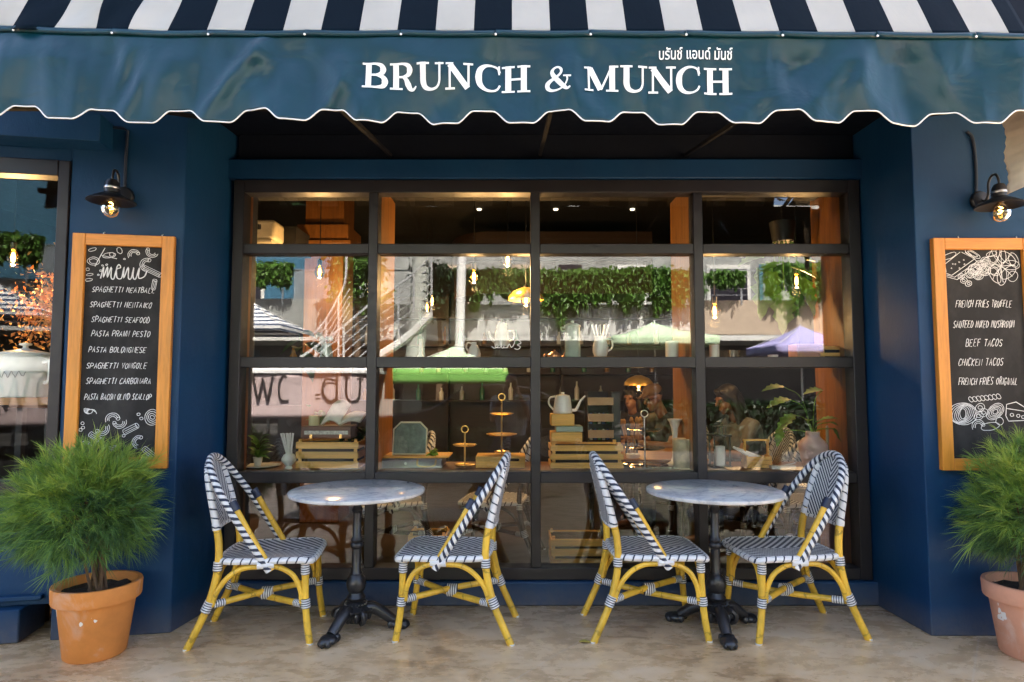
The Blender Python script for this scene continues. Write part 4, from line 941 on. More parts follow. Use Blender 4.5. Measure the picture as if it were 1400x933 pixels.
def hanging(px0, px1, y0, y1, seed, n, m_=LEAF, D=19.3):
    rd = random.Random(seed); a, b = M(px0, y0, D), M(px1, y1, D); pts = []
    for k in range(n):
        u = rd.random(); x = a.x + (b.x - a.x) * u; ln = (.55 + .45 * noise.noise((x * 3.1, seed, 0))) ; v = rd.random() ** 1.5 * min(1, max(.25, ln))
        pts.append((x, a.y + .1 + rd.gauss(0, .10) * (1 - v * .5), a.z + (b.z - a.z) * v + rd.gauss(0, .04)))
    t = thing('hanging_plant', 'green trailing plant spilling over the balcony across the street', 'plant', (a.x, a.y, b.z), 0, 'trailing plants on the balconies across the street')
    leaf_mesh(pts, .17, seed, .8).build('foliage', m_, t, smooth=False)
    MB().bb(a.x, b.x, a.y - .12, a.y + .06, a.z - .35, a.z - .12).build('trough', RENDG, t)
for q in ((336, 398, 362, 408, 1, 2600), (455, 520, 362, 400, 2, 1800, LEAFD), (620, 672, 372, 440, 3, 2200), (672, 738, 370, 425, 4, 2400), (740, 790, 372, 470, 5, 2400), (790, 850, 370, 450, 6, 2600), (850, 915, 368, 455, 7, 2800), (915, 960, 372, 440, 8, 1800), (968, 1016, 372, 405, 9, 700), (1045, 1130, 362, 440, 10, 2200), (60, 300, 372, 420, 12, 3000), (-200, 40, 372, 420, 13, 3000)): hanging(*q)
# stair
def mp(pts, D): return [M(a, b, D) for a, b in pts]
st_ = thing('outdoor_staircase', 'curving outdoor stair with steel rails across the street, mirrored in the glass', 'staircase', (M(500, 480, 16).x, M(500, 480, 16).y, 0))
RAILW = mat('rail_steel', (.72, .73, .74), .3, .6)
hr = [(395, 500), (432, 474), (470, 446), (513, 411), (545, 390), (566, 374), (590, 350)]
for k in range(6):
    MB().tube(cr(mp([(a, b + 12 * k) for a, b in hr], 16), 5), .035 if k == 0 else .016, 6).build('rail', RAILW, st_)
MB().tube(cr(mp([(a, b + 80) for a, b in hr], 16), 5), .11, 6).build('stringer', RENDER, st_)
for a, b in hr[1:]: MB().bar(M(a, b, 16), M(a, b + 82, 16), .05).build('post', RAILW, st_)
MB().tube(cr(mp([(425, 462), (445, 438), (460, 412), (472, 385), (474, 345)], 17), 5), .035, 6).build('rail', RAILW, st_)
for k in range(1, 5): MB().tube(cr(mp([(425, 462 + 10 * k), (445, 438 + 10 * k), (462, 412 + 10 * k), (478, 385 + 10 * k)], 17), 5), .015, 6).build('rail', RAILW, st_)
for a, b in ((446, 437), (463, 406)): MB().bar(M(a, b, 17), M(a, b + 85, 17), .05).build('post', RAILW, st_)
m = MB(); q = M(470, 520, 16.6); m.bb(q.x - 1.6, q.x + 1.8, q.y - .8, q.y + .2, 0, .9); m.build('base_wall', RENDG, st_)
# trunk and white post
p0_, p1_ = M(560, 604, 16.2), M(578, 330, 16.2); p0_.z = 0
pt = thing('palm_tree', 'leaning grey palm trunk with a green band, mirrored in the glass', 'tree', (p0_.x, p0_.y, 0))
top = p0_ + (p1_ - p0_) * 1.7
MB().tube([p0_.lerp(top, i / 20) for i in range(21)], [.25 - .05 * i / 20 for i in range(21)], 14).build('trunk', mat('palm_bark', (.40, .42, .38), .8, bump=.4, bs=10, bd=.02), pt)
MB().tube([p0_.lerp(top, .165), p0_.lerp(top, .235)], .246, 14).build('green_band', mat('green_wrap', (.02, .12, .06), .5), pt)
m = MB()
for k in range(14):
    a = k * .45 * 2; d = Vector((math.cos(a), math.sin(a), 0))
    pts = [top + d * r_ + Vector((0, 0, .8 * math.sin(r_ * 1.1))) for r_ in (0, .5, 1, 1.5, 2, 2.4)]; m.ribbon(pts, [.1, .45, .5, .45, .3, .05], (0, 0, 1))
m.build('crown', LEAFD, pt, solid=.01)
q0, q1 = M(628, 486, 17), M(633, 330, 17); q0.z = 0; q0.x = M(626, 486, 17).x
pw = thing('white_post', 'white round steel post rising past the umbrellas, mirrored in the glass', 'post', (q0.x, q0.y, 0))
MB().tube([q0, Vector((q1.x, q1.y, 6.5))], .125, 14).build('shaft', WHITE, pw); MB().tube([Vector((q0.x, q0.y, 1.75)), Vector((q0.x, q0.y, 1.95))], .16, 14).build('collar', RENDG, pw)
# balcony tree
def small_tree(px, py, D, r_, seed, label, m_=LEAFD):
    c = M(px, py, D); rd = random.Random(seed); t = thing('street_tree', label, 'tree', (c.x, c.y, 0))
    MB().tube(cr([(c.x, c.y, 0), (c.x + .1, c.y, c.z * .5), (c.x, c.y, c.z)], 4), [.09] * 5 + [.06] * 4, 8).build('trunk', BRANCH, t)
    pts = []
    for k in range(14):
        o = Vector((rd.gauss(0, .5), rd.gauss(0, .5), rd.gauss(0, .6))) * r_
        for j in range(240): pts.append(c + o + Vector((rd.gauss(0, .3), rd.gauss(0, .3), rd.gauss(0, .25))) * r_)
    leaf_mesh(pts, .2, seed).build('crown', m_, t, smooth=False)
small_tree(598, 392, 18.8, .55, 21, 'dark leafy tree behind the palm trunk, mirrored in the glass'); small_tree(486, 360, 18.5, .7, 22, 'bushy tree above the outdoor stair, mirrored in the glass', LEAF)
for k, (x, y, z, r_, sd_s) in enumerate(((-9.5, -17, 10, 1.9, 65), (-4.6, -17.2, 9.6, 1.2, 66), (-1.6, -17, 10.2, 1.3, 67), (4.5, -17, 9.5, 2.0, 61), (8.0, -17.5, 11, 2.4, 62), (12.0, -17, 11.5, 2.5, 63), (16.5, -17, 11, 2.6, 64))):  # added unseen trees, dark foliage for the valance to reflect
    rd = random.Random(sd_s); t = thing('added_dark_tree', 'added tall dark tree behind the terrace, there to darken the valance reflection', 'tree', (x, y, 0), 0, 'added dark trees behind the terrace')
    MB().tube(cr([(x, y, 0), (x + .2, y, 4), (x, y, z)], 5), [.28 - .02 * i for i in range(11)], 10).build('trunk', BRANCH, t); pts = []
    for q in range(16):
        o = Vector((rd.gauss(0, .55), rd.gauss(0, .45), rd.gauss(0, .7))) * r_
        for j in range(170): pts.append(Vector((x, y, z)) + o + Vector((rd.gauss(0, .3), rd.gauss(0, .3), rd.gauss(0, .28))) * r_)
    leaf_mesh(pts, .55, sd_s).build('crown', LEAFD, t, smooth=False)
# parasols
def parasol(label, apex, rim, yr, D, mtop, mval, val=.16, dpt=None):
    xl, xr = M(rim[0], yr, D).x, M(rim[1], yr, D).x; z = M(700, yr, D).z; A = M(*apex, D); cx = (xl + xr) / 2; h = (xr - xl) / 2; hy = dpt or h; y = A.y
    t = thing('market_parasol', label, 'parasol', (cx, y, 0), 0, 'parasols across the street')
    ap = Vector((A.x, y, max(A.z, z + .1))); k = [Vector((cx - h, y - hy, z)), Vector((cx + h, y - hy, z)), Vector((cx + h, y + hy, z)), Vector((cx - h, y + hy, z))]
    m = MB()
    for i in range(4):
        a, b = k[i], k[(i + 1) % 4]
        m.grid(8, 8, lambda u, v: tuple((a.lerp(b, u)).lerp(ap, v) - Vector((0, 0, .10 * math.sin(math.pi * u) * (1 - v) * v * 2 + .06 * math.sin(math.pi * v)))))
    cn = m.build('canopy', mtop, t, ang=60, solid=.006)
    m = MB()
    for i in range(4):
        a, b = k[i], k[(i + 1) % 4]; m.grid(12, 3, lambda u, v: tuple(a.lerp(b, u) + (a.lerp(b, u) - Vector((cx, y, z))).normalized() * (.004 + .01 * math.sin(u * 19) * v) - Vector((0, 0, val * v))))
    m.build('valance', mval, cn, solid=.004).location = (0, 0, 0)
    MB().tube([(cx, y, .05), (cx, y, ap.z + .05)], .024, 8).build('pole', RENDER, t); MB().lathe((cx, y, 0), [(.3, 0), (.3, .05), (.06, .08), (.03, .3), (0, .3)], 20).build('base', RENDG, t)
    m = MB()
    for q in k: m.tube([ap - Vector((0, 0, .03)), q - Vector((0, 0, .02))], .01, 5)
    m.build('rib', RENDER, t)
def cloth(name, c): return mat(name, c, .8, var=.1)
def m_band():
    t = NT('parasol_stripe'); sp = t.n('SeparateXYZ'); t.l(t.coord(), sp.inputs[0]); k = t.math('LESS_THAN', t.math('FRACT', t.math('MULTIPLY', sp.outputs[2], 9)), .42)
    t.base(t.mix(k, (.75, .75, .75), (.06, .09, .16))); t.set(.8); return t.m
parasol('blue and white striped parasol beside the outdoor stair, mirrored in the glass', (344, 412), (286, 404), 448, 16, m_band(), m_band())
LAV = cloth('lavender_cloth', (.36, .34, .62)); GRN = cloth('green_cloth', (.17, .42, .08)); PGRN = cloth('pale_green_cloth', (.50, .66, .45)); PINK = cloth('pinkish_cloth', (.50, .39, .39))
parasol('pale parasol with bright green edge before the palm trunk, mirrored in the glass', (620, 474), (550, 694), 506, 16.8, PGRN, GRN, .36)
parasol('pale green parasol with orange print, mirrored in the glass', (892, 441), (828, 962), 464, 15.6, PGRN, PGRN, .2)
parasol('lavender parasol near the tan balcony, mirrored in the glass', (1094, 446), (1040, 1150), 474, 15.8, LAV, LAV, .2)
#parasol('small lavender parasol beside the printed green one, mirrored in the glass', (700, 455), (655, 760), 478, 15, LAV, LAV, .16)
# stall with lettered cloth
s0, s1 = M(338, 512, 14.9), M(500, 572, 14.9)
sta = thing('market_stall', 'market stall with lettered pinkish cloth front, mirrored in the glass', 'stall', ((s0.x + s1.x) / 2, s0.y, 0))
MB().grid(30, 10, lambda u, v: (s0.x - .6 + (s1.x - s0.x + .7) * u, s0.y + .02 * math.sin(u * 17) + .012 * math.sin(v * 6 + u * 5), s0.z + (s1.z - s0.z) * v)).build('banner', PINK, sta, ang=80, solid=.006)
MB().bb(s0.x - .1, s1.x + .15, s0.y - 1.6, s0.y + .06, s0.z + .02, s0.z + .10).bb(s0.x - .1, s1.x + .15, s0.y - 1.2, s0.y - .1, s0.z + .102, s0.z + .28).build('counter_roof', WHITE, sta, bevel=.01)
m = MB()
for x in (s0.x - .05, s1.x + .1):
    for y in (s0.y - 1.5, s0.y - .05): m.bb(x - .03, x + .03, y - .03, y + .03, 0, s0.z + .02)
m.build('leg', RENDG, sta)
lt = Chalk(2); lt.r.gauss = lambda a, b: 0
def gly(pls, px0, px1, py0, py1, w=.05):
    a, b = M(px0, py1, 14.8), M(px1, py0, 14.8)
    for pl_, sm in pls: lt.line([(a.x + u * (b.x - a.x), a.z + v * (b.z - a.z)) for u, v in pl_], w, sm)
gly([([(0, 1), (.3, 0)], 0), ([(.3, 0), (.5, .9)], 0), ([(.5, .9), (.75, 0)], 0), ([(.75, 0), (1, 1)], 0), ([(-.1, 1), (.15, 1)], 0), ([(.88, 1), (1.12, 1)], 0)], 343, 372, 514, 549)
gly([([(.9, .95), (.5, 1), (.1, .6), (.3, .1), (.8, 0), (1.2, .05)], 1)], 378, 392, 514, 549)
gly([([(.95, 0), (.95, 1.15)], 0), ([(.95, .1), (.5, 0), (.1, .4), (.3, .85), (.9, .8)], 1), ([(.8, 0), (1.2, 0)], 0), ([(-.3, .25), (0, .25)], 0)], 437, 461, 514, 549)
gly([([(.1, 1), (.1, .25), (.4, 0), (.8, .1), (.9, .5), (.9, 1)], 1), ([(-.1, 1), (.3, 1)], 0), ([(.7, 1), (1.1, 1)], 0)], 470, 494, 514, 549)
lt.m.v = [(x, s0.y + .045 - .4 * (y + .0012), z) for x, y, z in lt.m.v]; lt.m.build('lettering', mat('dark_print', (.02, .012, .012), .7), sta, smooth=False)
# flower hedge by the kerb
h0, h1 = M(560, 640, 9.7), M(700, 610, 9.7); rd = random.Random(5)
hg = thing('hedge_planter', 'low leafy hedge in a trough along the kerb, mirrored in the glass', 'hedge', ((h0.x + h1.x) / 2, h0.y - .1, 0))
leaf_mesh([(rd.uniform(h0.x, h1.x), h0.y - .1 + rd.gauss(0, .14), .2 + .42 * rd.random()) for _ in range(2600)], .09, 5, -.2).build('foliage', LEAFD, hg, smooth=False)
MB().bb(h0.x, h1.x, h0.y - .28, h0.y + .08, 0, .24).build('trough', RENDG, hg)
for k, (a, b) in enumerate(((700, 840), (880, 1010), (1015, 1140))):
    g0, g1 = M(a, 600, 14.2), M(b, 600, 14.2); hz = thing('clipped_hedge', 'dark clipped hedge in front of the terrace across the street', 'hedge', ((g0.x + g1.x) / 2, g0.y, -.14), 0, 'clipped hedges across the street')
    leaf_mesh([(rd.uniform(g0.x, g1.x), g0.y + rd.gauss(0, .16), -.1 + 1.0 * rd.random() ** .8) for _ in range(2600)], .13, 40 + k, 0).build('foliage', leafm('leaf_deep', (.010, .030, .009)), hz, smooth=False)
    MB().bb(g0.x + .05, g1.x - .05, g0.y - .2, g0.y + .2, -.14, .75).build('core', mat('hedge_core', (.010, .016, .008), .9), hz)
# dark parked car
cc = M(650, 560, 12.6)
car = thing('parked_car', 'black parked car on the street, mirrored in the glass', 'car', (cc.x, cc.y, -.14))
CARP = mat('black_car_paint', (.008, .008, .010), .12, 0, .6); TYRE = mat('tyre_rubber', (.015, .015, .015), .8); GLS = mat('car_window', (.01, .012, .014), .05)
prof = cr([(-2.1, 0, .35), (-2.15, 0, .62), (-2.0, 0, .80), (-1.3, 0, .90), (-.75, 0, 1.02), (-.1, 0, 1.40), (.7, 0, 1.44), (1.3, 0, 1.30), (1.75, 0, 1.02), (2.1, 0, .92), (2.15, 0, .6), (2.05, 0, .32)], 4)
poly = [(p.x, p.z) for p in prof]
MB().prism(poly, lambda x, z: (cc.x + x, cc.y - .84 + .12 * max(0, z - .9), z - .14), lambda x, z: (cc.x + x, cc.y + .84 - .12 * max(0, z - .9), z - .14)).build('body', CARP, car, bevel=.03, recalc=True)
wp = [(-.55, 1.02), (-.05, 1.33), (.35, 1.37), (.35, 1.02)]; wq = [(.42, 1.02), (.42, 1.37), (.8, 1.36), (1.2, 1.24), (1.45, 1.04)]
for pw_ in (wp, wq): MB().prism(pw_, lambda x, z: (cc.x + x, cc.y + .846 - .12 * (z - .9), z - .14), lambda x, z: (cc.x + x, cc.y + .80 - .12 * (z - .9), z - .14)).build('window', GLS, car, recalc=True)
for x in (-1.35, 1.35):
    for y in (-.78, .78):
        wl = MB().lathe((0, 0, 0), [(.2, -.1), (.31, -.1), (.33, -.07), (.33, .07), (.31, .1), (.2, .1)], 28).xf(Matrix.Translation((cc.x + x, cc.y + y, .19)) @ Matrix.Rotation(R(90), 4, 'X')).build('wheel', TYRE, car)
        MB().lathe((0, 0, 0), [(0, -.105), (.19, -.102), (.2, -.08), (.2, .08), (.19, .102), (0, .105)], 20).xf(Matrix.Translation((cc.x + x, cc.y + y, .19)) @ Matrix.Rotation(R(90), 4, 'X')).build('rim', STEEL, wl).location = (0, 0, 0)
for s in (-.6, .6): MB().ell((cc.x - 2.08, cc.y + s, .52), (.06, .14, .07)).build('headlight', mat('lamp_lens', (.6, .62, .65), .1), car)
# ================================================================ people
def person(label, loc, rz, J, shirt, pants, hair='short', cap=None, glasses=False, skin=SKIN, vox=.0095, fem=False, short_sleeve=True, shorts=False):
    """J: joints in metres, person faces -y, +x is its left. Body is one remeshed surface; clothes and hair are children."""
    t = thing('person', label, 'person', loc, rz, None, world=False)
    j = {k: Vector(v) for k, v in J.items()}
    def remesh(o, v):
        r = o.modifiers.new('skin', 'REMESH'); r.mode = 'VOXEL'; r.voxel_size = v; r.use_smooth_shade = True
        s = o.modifiers.new('relax', 'SMOOTH'); s.factor = .5; s.iterations = 4
    k = .92 if fem else 1.0
    b = MB(); hd = j['head']; look = j.get('look', Vector((0, -1, 0))).normalized(); sx = look.cross(Vector((0, 0, 1))).normalized(); up = sx.cross(look)
    H = Matrix((sx, -look, up)).transposed()                   # head frame: x right, y back, z up
    hp = lambda x, y, z: hd + H @ Vector((x, y, z))
    b.ell(hp(0, .012, .025), (.072, .090, .088), 18, 12, H); b.ell(hp(0, -.022, -.045), (.056, .062, .066), 16, 10, H); b.ell(hp(0, -.055, -.092), (.030, .026, .024), 12, 8, H)
    b.caps(hp(0, -.086, .018), .010, hp(0, -.106, -.022), .015, 8)
    for s in (-1, 1): b.ell(hp(.074 * s, .012, -.008), (.010, .020, .032), 10, 8, H); b.ell(hp(.03 * s, -.076, .024), (.024, .012, .010), 8, 6, H)
    b.ell(hp(0, -.082, -.062), (.026, .012, .008), 10, 6, H); b.ell(hp(0, -.080, -.072), (.022, .012, .008), 10, 6, H)
    b.caps(j['neck'], .056 * k, hd + H @ Vector((0, .018, -.06)), .052 * k)
    ch, pv = j['chest'], j['pelvis']; sl_, sr_ = j['shl'], j['shr']; hl, hr_ = j['hipl'], j['hipr']
    def torso(m, e):
        m.caps(sl_ * .82 + sr_ * .18, .062 * k + e, sr_ * .82 + sl_ * .18, .062 * k + e); m.caps(sl_ + (ch - sl_) * .3, .09 * k + e, pv.lerp(hl, .7), .09 * k + e); m.caps(sr_ + (ch - sr_) * .3, .09 * k + e, pv.lerp(hr_, .7), .09 * k + e)
        m.caps(ch, .118 * k + e, pv + Vector((0, 0, .05)), .118 * k + e); m.caps(hl, .10 + e, hr_, .10 + e)
    torso(b, 0)
    for s in 'lr':
        sh, el, wr = j['sh' + s], j['el' + s], j['wr' + s]; b.caps(sh, .050 * k, el, .038 * k); b.caps(el, .039 * k, wr, .026 * k)
        hdv = j.get('hand' + s, (wr - el)).normalized(); pn = j.get('palm' + s, Vector((0, 0, -1))); ps = hdv.cross(pn).normalized(); pn = ps.cross(hdv)
        pc = wr + hdv * .045; b.ell(pc, (.040, .050, .016), 12, 8, Matrix((ps, hdv, pn)).transposed())
        for i, o in enumerate((-.03, -.010, .010, .029)):
            L = (.062, .074, .070, .054)[i]; a = wr + hdv * .082 + ps * o; m1 = a + (hdv * .85 + pn * .5) * L * .5; m2 = m1 + (hdv * .35 + pn * .9) * L * .5
            b.caps(a, .0095, m1, .0088, 8); b.caps(m1, .0088, m2, .0078, 8)
        sg = -1 if s == 'l' else 1; a = wr + hdv * .03 + ps * .030 * sg; m1 = a + (ps * sg * .8 + hdv * .6 + pn * .3).normalized() * .034; b.caps(a, .0115, m1, .010, 8); b.caps(m1, .010, m1 + (hdv * .8 + pn * .5).normalized() * .028, .0085, 8)
        hp_, kn, an = j['hip' + s], j['kn' + s], j['an' + s]; b.caps(hp_, .085 * k, kn, .056 * k); b.caps(kn, .055 * k, an, .038); b.caps(an - Vector((0, 0, .03)), .036, an + j.get('toe', Vector((0, -.16, 0))) - Vector((0, 0, .05)), .03)
    body = b.build('body', skin, t); remesh(body, vox)
    m = MB(); torso(m, .012)
    for s in 'lr':
        sh, el = j['sh' + s], j['el' + s]; m.caps(sh, .064 * k, sh.lerp(el, .55 if short_sleeve else 1.0), .056 * k)
        if not short_sleeve: m.caps(el, .052 * k, el.lerp(j['wr' + s], .9), .04 * k)
    remesh(m.build('shirt', shirt, t), .011)
    m = MB(); m.caps(hl, .115, hr_, .115)
    for s in 'lr':
        a = j['kn' + s]; m.caps(j['hip' + s], .10, a, .075)
        if not shorts: m.caps(a, .07, j['an' + s], .055)
    remesh(m.build('trousers', pants, t), .013)
    m = MB()
    if hair == 'long':
        m.ell(hp(0, .02, .035), (.086, .098, .092), 16, 10, H)
        for s in (-1, 1): m.caps(hp(.066 * s, .02, .0), .035, hp(.075 * s, .03, -.20), .045); 
        m.caps(hp(0, .075, 0), .06, hp(0, .085, -.26), .07)
        m.caps(hp(.04, -.055, .085), .02, hp(.07, -.01, .02), .022); m.caps(hp(-.04, -.055, .085), .02, hp(-.07, -.01, .02), .022)
    else: m.ell(hp(0, .026, .045), (.077, .088, .078), 16, 10, H)
    remesh(m.build('hair', HAIR, t), .01)
    if cap:
        m = MB(); m.ell(hp(0, .012, .062), (.082, .098, .066), 18, 10, H); m.caps(hp(.03, -.085, .055), .012, hp(.035, -.145, .042), .010); m.caps(hp(-.03, -.085, .055), .012, hp(-.035, -.145, .042), .010); m.caps(hp(0, -.085, .058), .014, hp(0, -.155, .046), .010)
        remesh(m.build('cap', cap, t), .008)
    for s in (-1, 1):
        MB().ell(hp(.031 * s, -.080, .008), (.0125, .008, .008), 10, 6, H).build('eye', mat('eye', (.05, .03, .02), .2), t)
    if glasses:
        m = MB()
        for s in (-1, 1): m.tube([hp(.034 * s + .026 * math.cos(a), -.096, .006 + .019 * math.sin(a)) for a in [i * .5236 for i in range(12)]], .0022, 5, True); m.tube([hp(.06 * s, -.096, .01), hp(.078 * s, -.02, .012)], .002, 5)
        m.tube([hp(-.008, -.097, .01), hp(.008, -.097, .01)], .002, 5); m.build('glasses', BLACK, t)
    return t
def seated(lean=.12, head=(0, -.20, 1.20), look=(0, -1, -.15), reach=.30):
    return dict(head=head, look=look, neck=(0, -.14, 1.04), chest=(0, -.08, .85), pelvis=(0, .04, .52), shl=(.18, -.10, .98), shr=(-.18, -.10, .98), ell=(.24, -.25, .76), elr=(-.24, -.25, .76), wrl=(.10, -.25 - reach * .75, .79), wrr=(-.10, -.25 - reach * .75, .79),
                hipl=(.09, .02, .50), hipr=(-.09, .02, .50), knl=(.12, -.42, .50), knr=(-.12, -.42, .50), anl=(.12, -.40, .09), anr=(-.12, -.40, .09))
DKSH = mat('black_shirt', (.015, .015, .018), .8); GRSH = mat('grey_shirt', (.13, .135, .15), .85, bump=.15); DKPT = mat('dark_trousers', (.02, .022, .03), .8); BRCAP = mat('brown_cap', (.14, .08, .04), .8)
STRIP = m_stripe('pin_shirt', .03, (.22, .25, .30), (.36, .38, .42), 0, 0.0, .85)
person('man in brown cap and dark shirt seated inside the cafe', (1.52, 6.1, 0), R(-62), seated(look=(0, -1, -.35), head=(0, -.24, 1.19)), DKSH, DKPT, cap=BRCAP, glasses=True)
person('dark haired woman seated behind the man in the cap', (1.33, 6.75, 0), R(-40), seated(head=(0, -.16, 1.17)), DKSH, DKPT, 'long', fem=True)
person('long haired woman in grey top seated near the black lantern', (1.98, 5.35, 0), R(-78), seated(head=(0, -.22, 1.19), look=(0, -1, -.3)), GRSH, DKPT, 'long', fem=True)
ph = dict(head=(-.0, .135, 1.325), look=(0, 1, 0), neck=(0, .02, 1.17), chest=(0, 0, .98), pelvis=(0, -.03, .64), shl=(.20, 0, 1.11), shr=(-.20, 0, 1.11), ell=(.245, .10, .87), elr=(-.245, .10, .87), wrl=(.105, .16, 1.185), wrr=(-.105, .16, 1.19),
          hipl=(.10, -.03, .60), hipr=(-.10, -.03, .60), knl=(.27, .10, .36), knr=(-.27, .10, .36), anl=(.34, .0, .09), anr=(-.34, .0, .09), toe=(0, .16, 0),
          handl=(-.25, .45, .85), handr=(.25, .45, .85), palml=(-1, 0, 0), palmr=(1, 0, 0))
person('photographer in grey short sleeved shirt aiming a camera at the cafe', (-.01, -.335, 0), 0, ph, STRIP, DKPT, vox=.009, shorts=True)
cm = thing('camera', 'black camera held up by the photographer', 'camera', (0, -.09, 1.26))
MB().bb(-.068, .068, -.115, -.065, 1.272, 1.362).bb(-.028, .028, -.11, -.062, 1.362, 1.388).bb(.045, .068, -.065, -.045, 1.275, 1.35).build('body', BLACK, cm, bevel=.006)
MB().lathe((0, 0, 0), [(.030, 0), (.033, .01), (.033, .045), (.036, .05), (.036, .054), (0, .054)], 24).xf(Matrix.Translation((0, -.066, 1.318)) @ Matrix.Rotation(R(-90), 4, 'X')).build('lens', BLACK, cm)
# ================================================================ inside the cafe
SZ, HZ = .7765, 1.4515
def X(px, Y): return (px - 700) / FPX * Y
def single(mb, name, m, label, cat, group=None, **k): return tag(mb.build(name, m, **k), label, cat, group)
def crate(label, px0, px1, Y, z, h, d=.22, rows=3, group=None, m=WOODP):
    x0, x1 = X(px0, Y), X(px1, Y); t = thing('wooden_crate', label, 'crate', ((x0 + x1) / 2, Y + d / 2, z), 0, group); sh = h / rows
    for i in range(rows):
        a, b = z + i * sh + .002, z + (i + 1) * sh - .017
        MB().bb(x0, x1, Y, Y + .012, a, b).bb(x0, x1, Y + d - .012, Y + d, a, b).bb(x0, x0 + .012, Y + .013, Y + d - .013, a, b).bb(x1 - .012, x1, Y + .013, Y + d - .013, a, b).build('slat_row', m, t, bevel=.002)
    MB().bb(x0 + .034, x1 - .034, Y + .014, Y + d - .014, z + .014, z + h - .03).bb(x0 + .0145, x0 + .0335, Y + .0345, Y + d - .0345, z + .014, z + h - .03).bb(x1 - .0335, x1 - .0145, Y + .0345, Y + d - .0345, z + .014, z + h - .03).build('inner_shade', mat('crate_shade', (.03, .02, .01), .9), t)  # dark fill standing in for the shade seen through the slat gaps
    MB().bb(x0 + .013, x0 + .033, Y + .013, Y + .033, z, z + h).bb(x1 - .033, x1 - .013, Y + .013, Y + .033, z, z + h).bb(x0 + .013, x0 + .033, Y + d - .033, Y + d - .013, z, z + h).bb(x1 - .033, x1 - .013, Y + d - .033, Y + d - .013, z, z + h).bb(x0 + .014, x1 - .014, Y + .034, Y + d - .034, z + .003, z + .013).build('corner_post', m, t)
    return t
def pot(name, label, cat, px, Y, z, prof, m, sq=1, n=24, handle=None, spout=None, lid=None, group=None):
    x = X(px, Y); t = thing(name, label, cat, (x, Y, z), 0, group); MB().lathe((x, Y, z), prof, n).build('body', m, t)
    if handle: MB().tube(cr([(x + a, Y, z + b) for a, b in handle], 5), .006, 8).build('handle', m, t)
    if spout: MB().tube(cr([(x + a, Y, z + b) for a, b in spout], 5), [.011 - .005 * i / (5 * (len(spout) - 1)) for i in range(5 * (len(spout) - 1) + 1)], 8).build('spout', m, t)
    if lid: MB().lathe((x, Y, z), lid, n).build('lid', m, t)
    return t
def leaf_blade(mb, base, d, L, W_, lob=0, droop=.3):
    base = Vector(base); d = Vector(d).normalized(); sd = d.cross(Vector((0, -.35, 1))).normalized(); n = 9; nn = sd.cross(d)
    pts = []; vs = []; fs = []
    for i in range(n + 1):
        s = i / n; wv = W_ * (math.sin(math.pi * min(1, s * .92 + .08) ** .8)) * (1 - .35 * lob * (i % 2)); c = base + d * L * s - Vector((0, 0, droop * L * s * s))
        vs += [c - sd * wv / 2 + nn * wv * .12, c, c + sd * wv / 2 + nn * wv * .12]
    for i in range(n): a = i * 3; fs += [(a, a + 1, a + 4, a + 3), (a + 1, a + 2, a + 5, a + 4)]
    mb.add(vs, fs)
# --- left pane, on the sill
single(MB().lathe((X(333, 4.2), 4.2, SZ), [(.0, .002), (.038, .002), (.04, .01), (.04, .14), (.03, .16), (.03, .175), (.028, .175), (.028, .158), (.037, .138), (.037, .012), (0, .01)], 20), 'glass_jar', JAR, 'empty clear glass jar at the end of the sill by the striped chair', 'jar')
single(MB().lathe((X(360, 4.25), 4.25, SZ), [(.0, .0), (.09, .0), (.125, .010), (.123, .013), (.09, .004), (0, .004)], 28), 'plate', CERAM, 'flat white plate under the small potted plant', 'plate')
pp = thing('potted_plant', 'small leafy plant in a tiny white pot on a plate', 'plant', (X(356, 4.25), 4.25, SZ + .005))
MB().lathe((X(356, 4.25), 4.25, SZ + .005), [(.0, 0), (.022, 0), (.030, .055), (.032, .058), (.027, .058), (.024, .04), (0, .04)], 20).build('pot', CERAM, pp)
m = MB(); rd = random.Random(4)
for k in range(26): a = rd.uniform(0, 6.3); leaf_blade(m, (X(356, 4.25) + .01 * math.cos(a), 4.25, SZ + .05 + rd.uniform(0, .12)), (math.cos(a), .5 * math.sin(a), rd.uniform(.3, 1.4)), rd.uniform(.08, .15), .03, 0, .5)
m.build('foliage', LEAF, pp)
t = pot('bulb_vase', 'round bellied white vase stuffed with paper straws', 'vase', 398, 4.16, SZ, [(.0, 0), (.022, 0), (.024, .008), (.016, .016), (.03, .03), (.046, .05), (.047, .062), (.034, .088), (.02, .098), (.022, .108), (.017, .108), (.015, .095), (0, .09)], CERAM)
m = MB()
for k in range(14): a = k * 2.4; r_ = .008 * math.sqrt(k); m.tube([(X(398, 4.16) + r_ * .5 * math.cos(a), 4.16 + r_ * .5 * math.sin(a), SZ + .09), (X(398, 4.16) - .015 + r_ * 1.5 * math.cos(a), 4.16 + r_ * math.sin(a), SZ + .225)], .0045, 6)
single(m, 'paper_straws', WHITE, 'bunch of white paper straws standing in the round bellied vase', 'straws')
crate('pine crate holding up the brown case and the open book', 407, 492, 4.16, SZ, .185, .26)
c0 = thing('brown_case', 'small brown wooden case with a metal label strip, on the pine crate', 'case', (X(448, 4.2), 4.27, SZ + .187))
BRN = wood('case_wood', (.14, .05, .025), 1.5, 'X'); MB().bb(X(414, 4.2), X(482, 4.2), 4.19, 4.37, SZ + .1875, SZ + .268).build('body', BRN, c0, bevel=.005)
MB().bb(X(419, 4.2), X(478, 4.2), 4.1855, 4.1895, SZ + .215, SZ + .238).build('label_strip', mat('pale_metal', (.5, .5, .46), .5, var=.5, vs=60), c0)
for q in (428, 468): MB().bb(X(q, 4.2) - .008, X(q, 4.2) + .008, 4.184, 4.1895, SZ + .19, SZ + .2145).build('clasp', GOLD, c0)
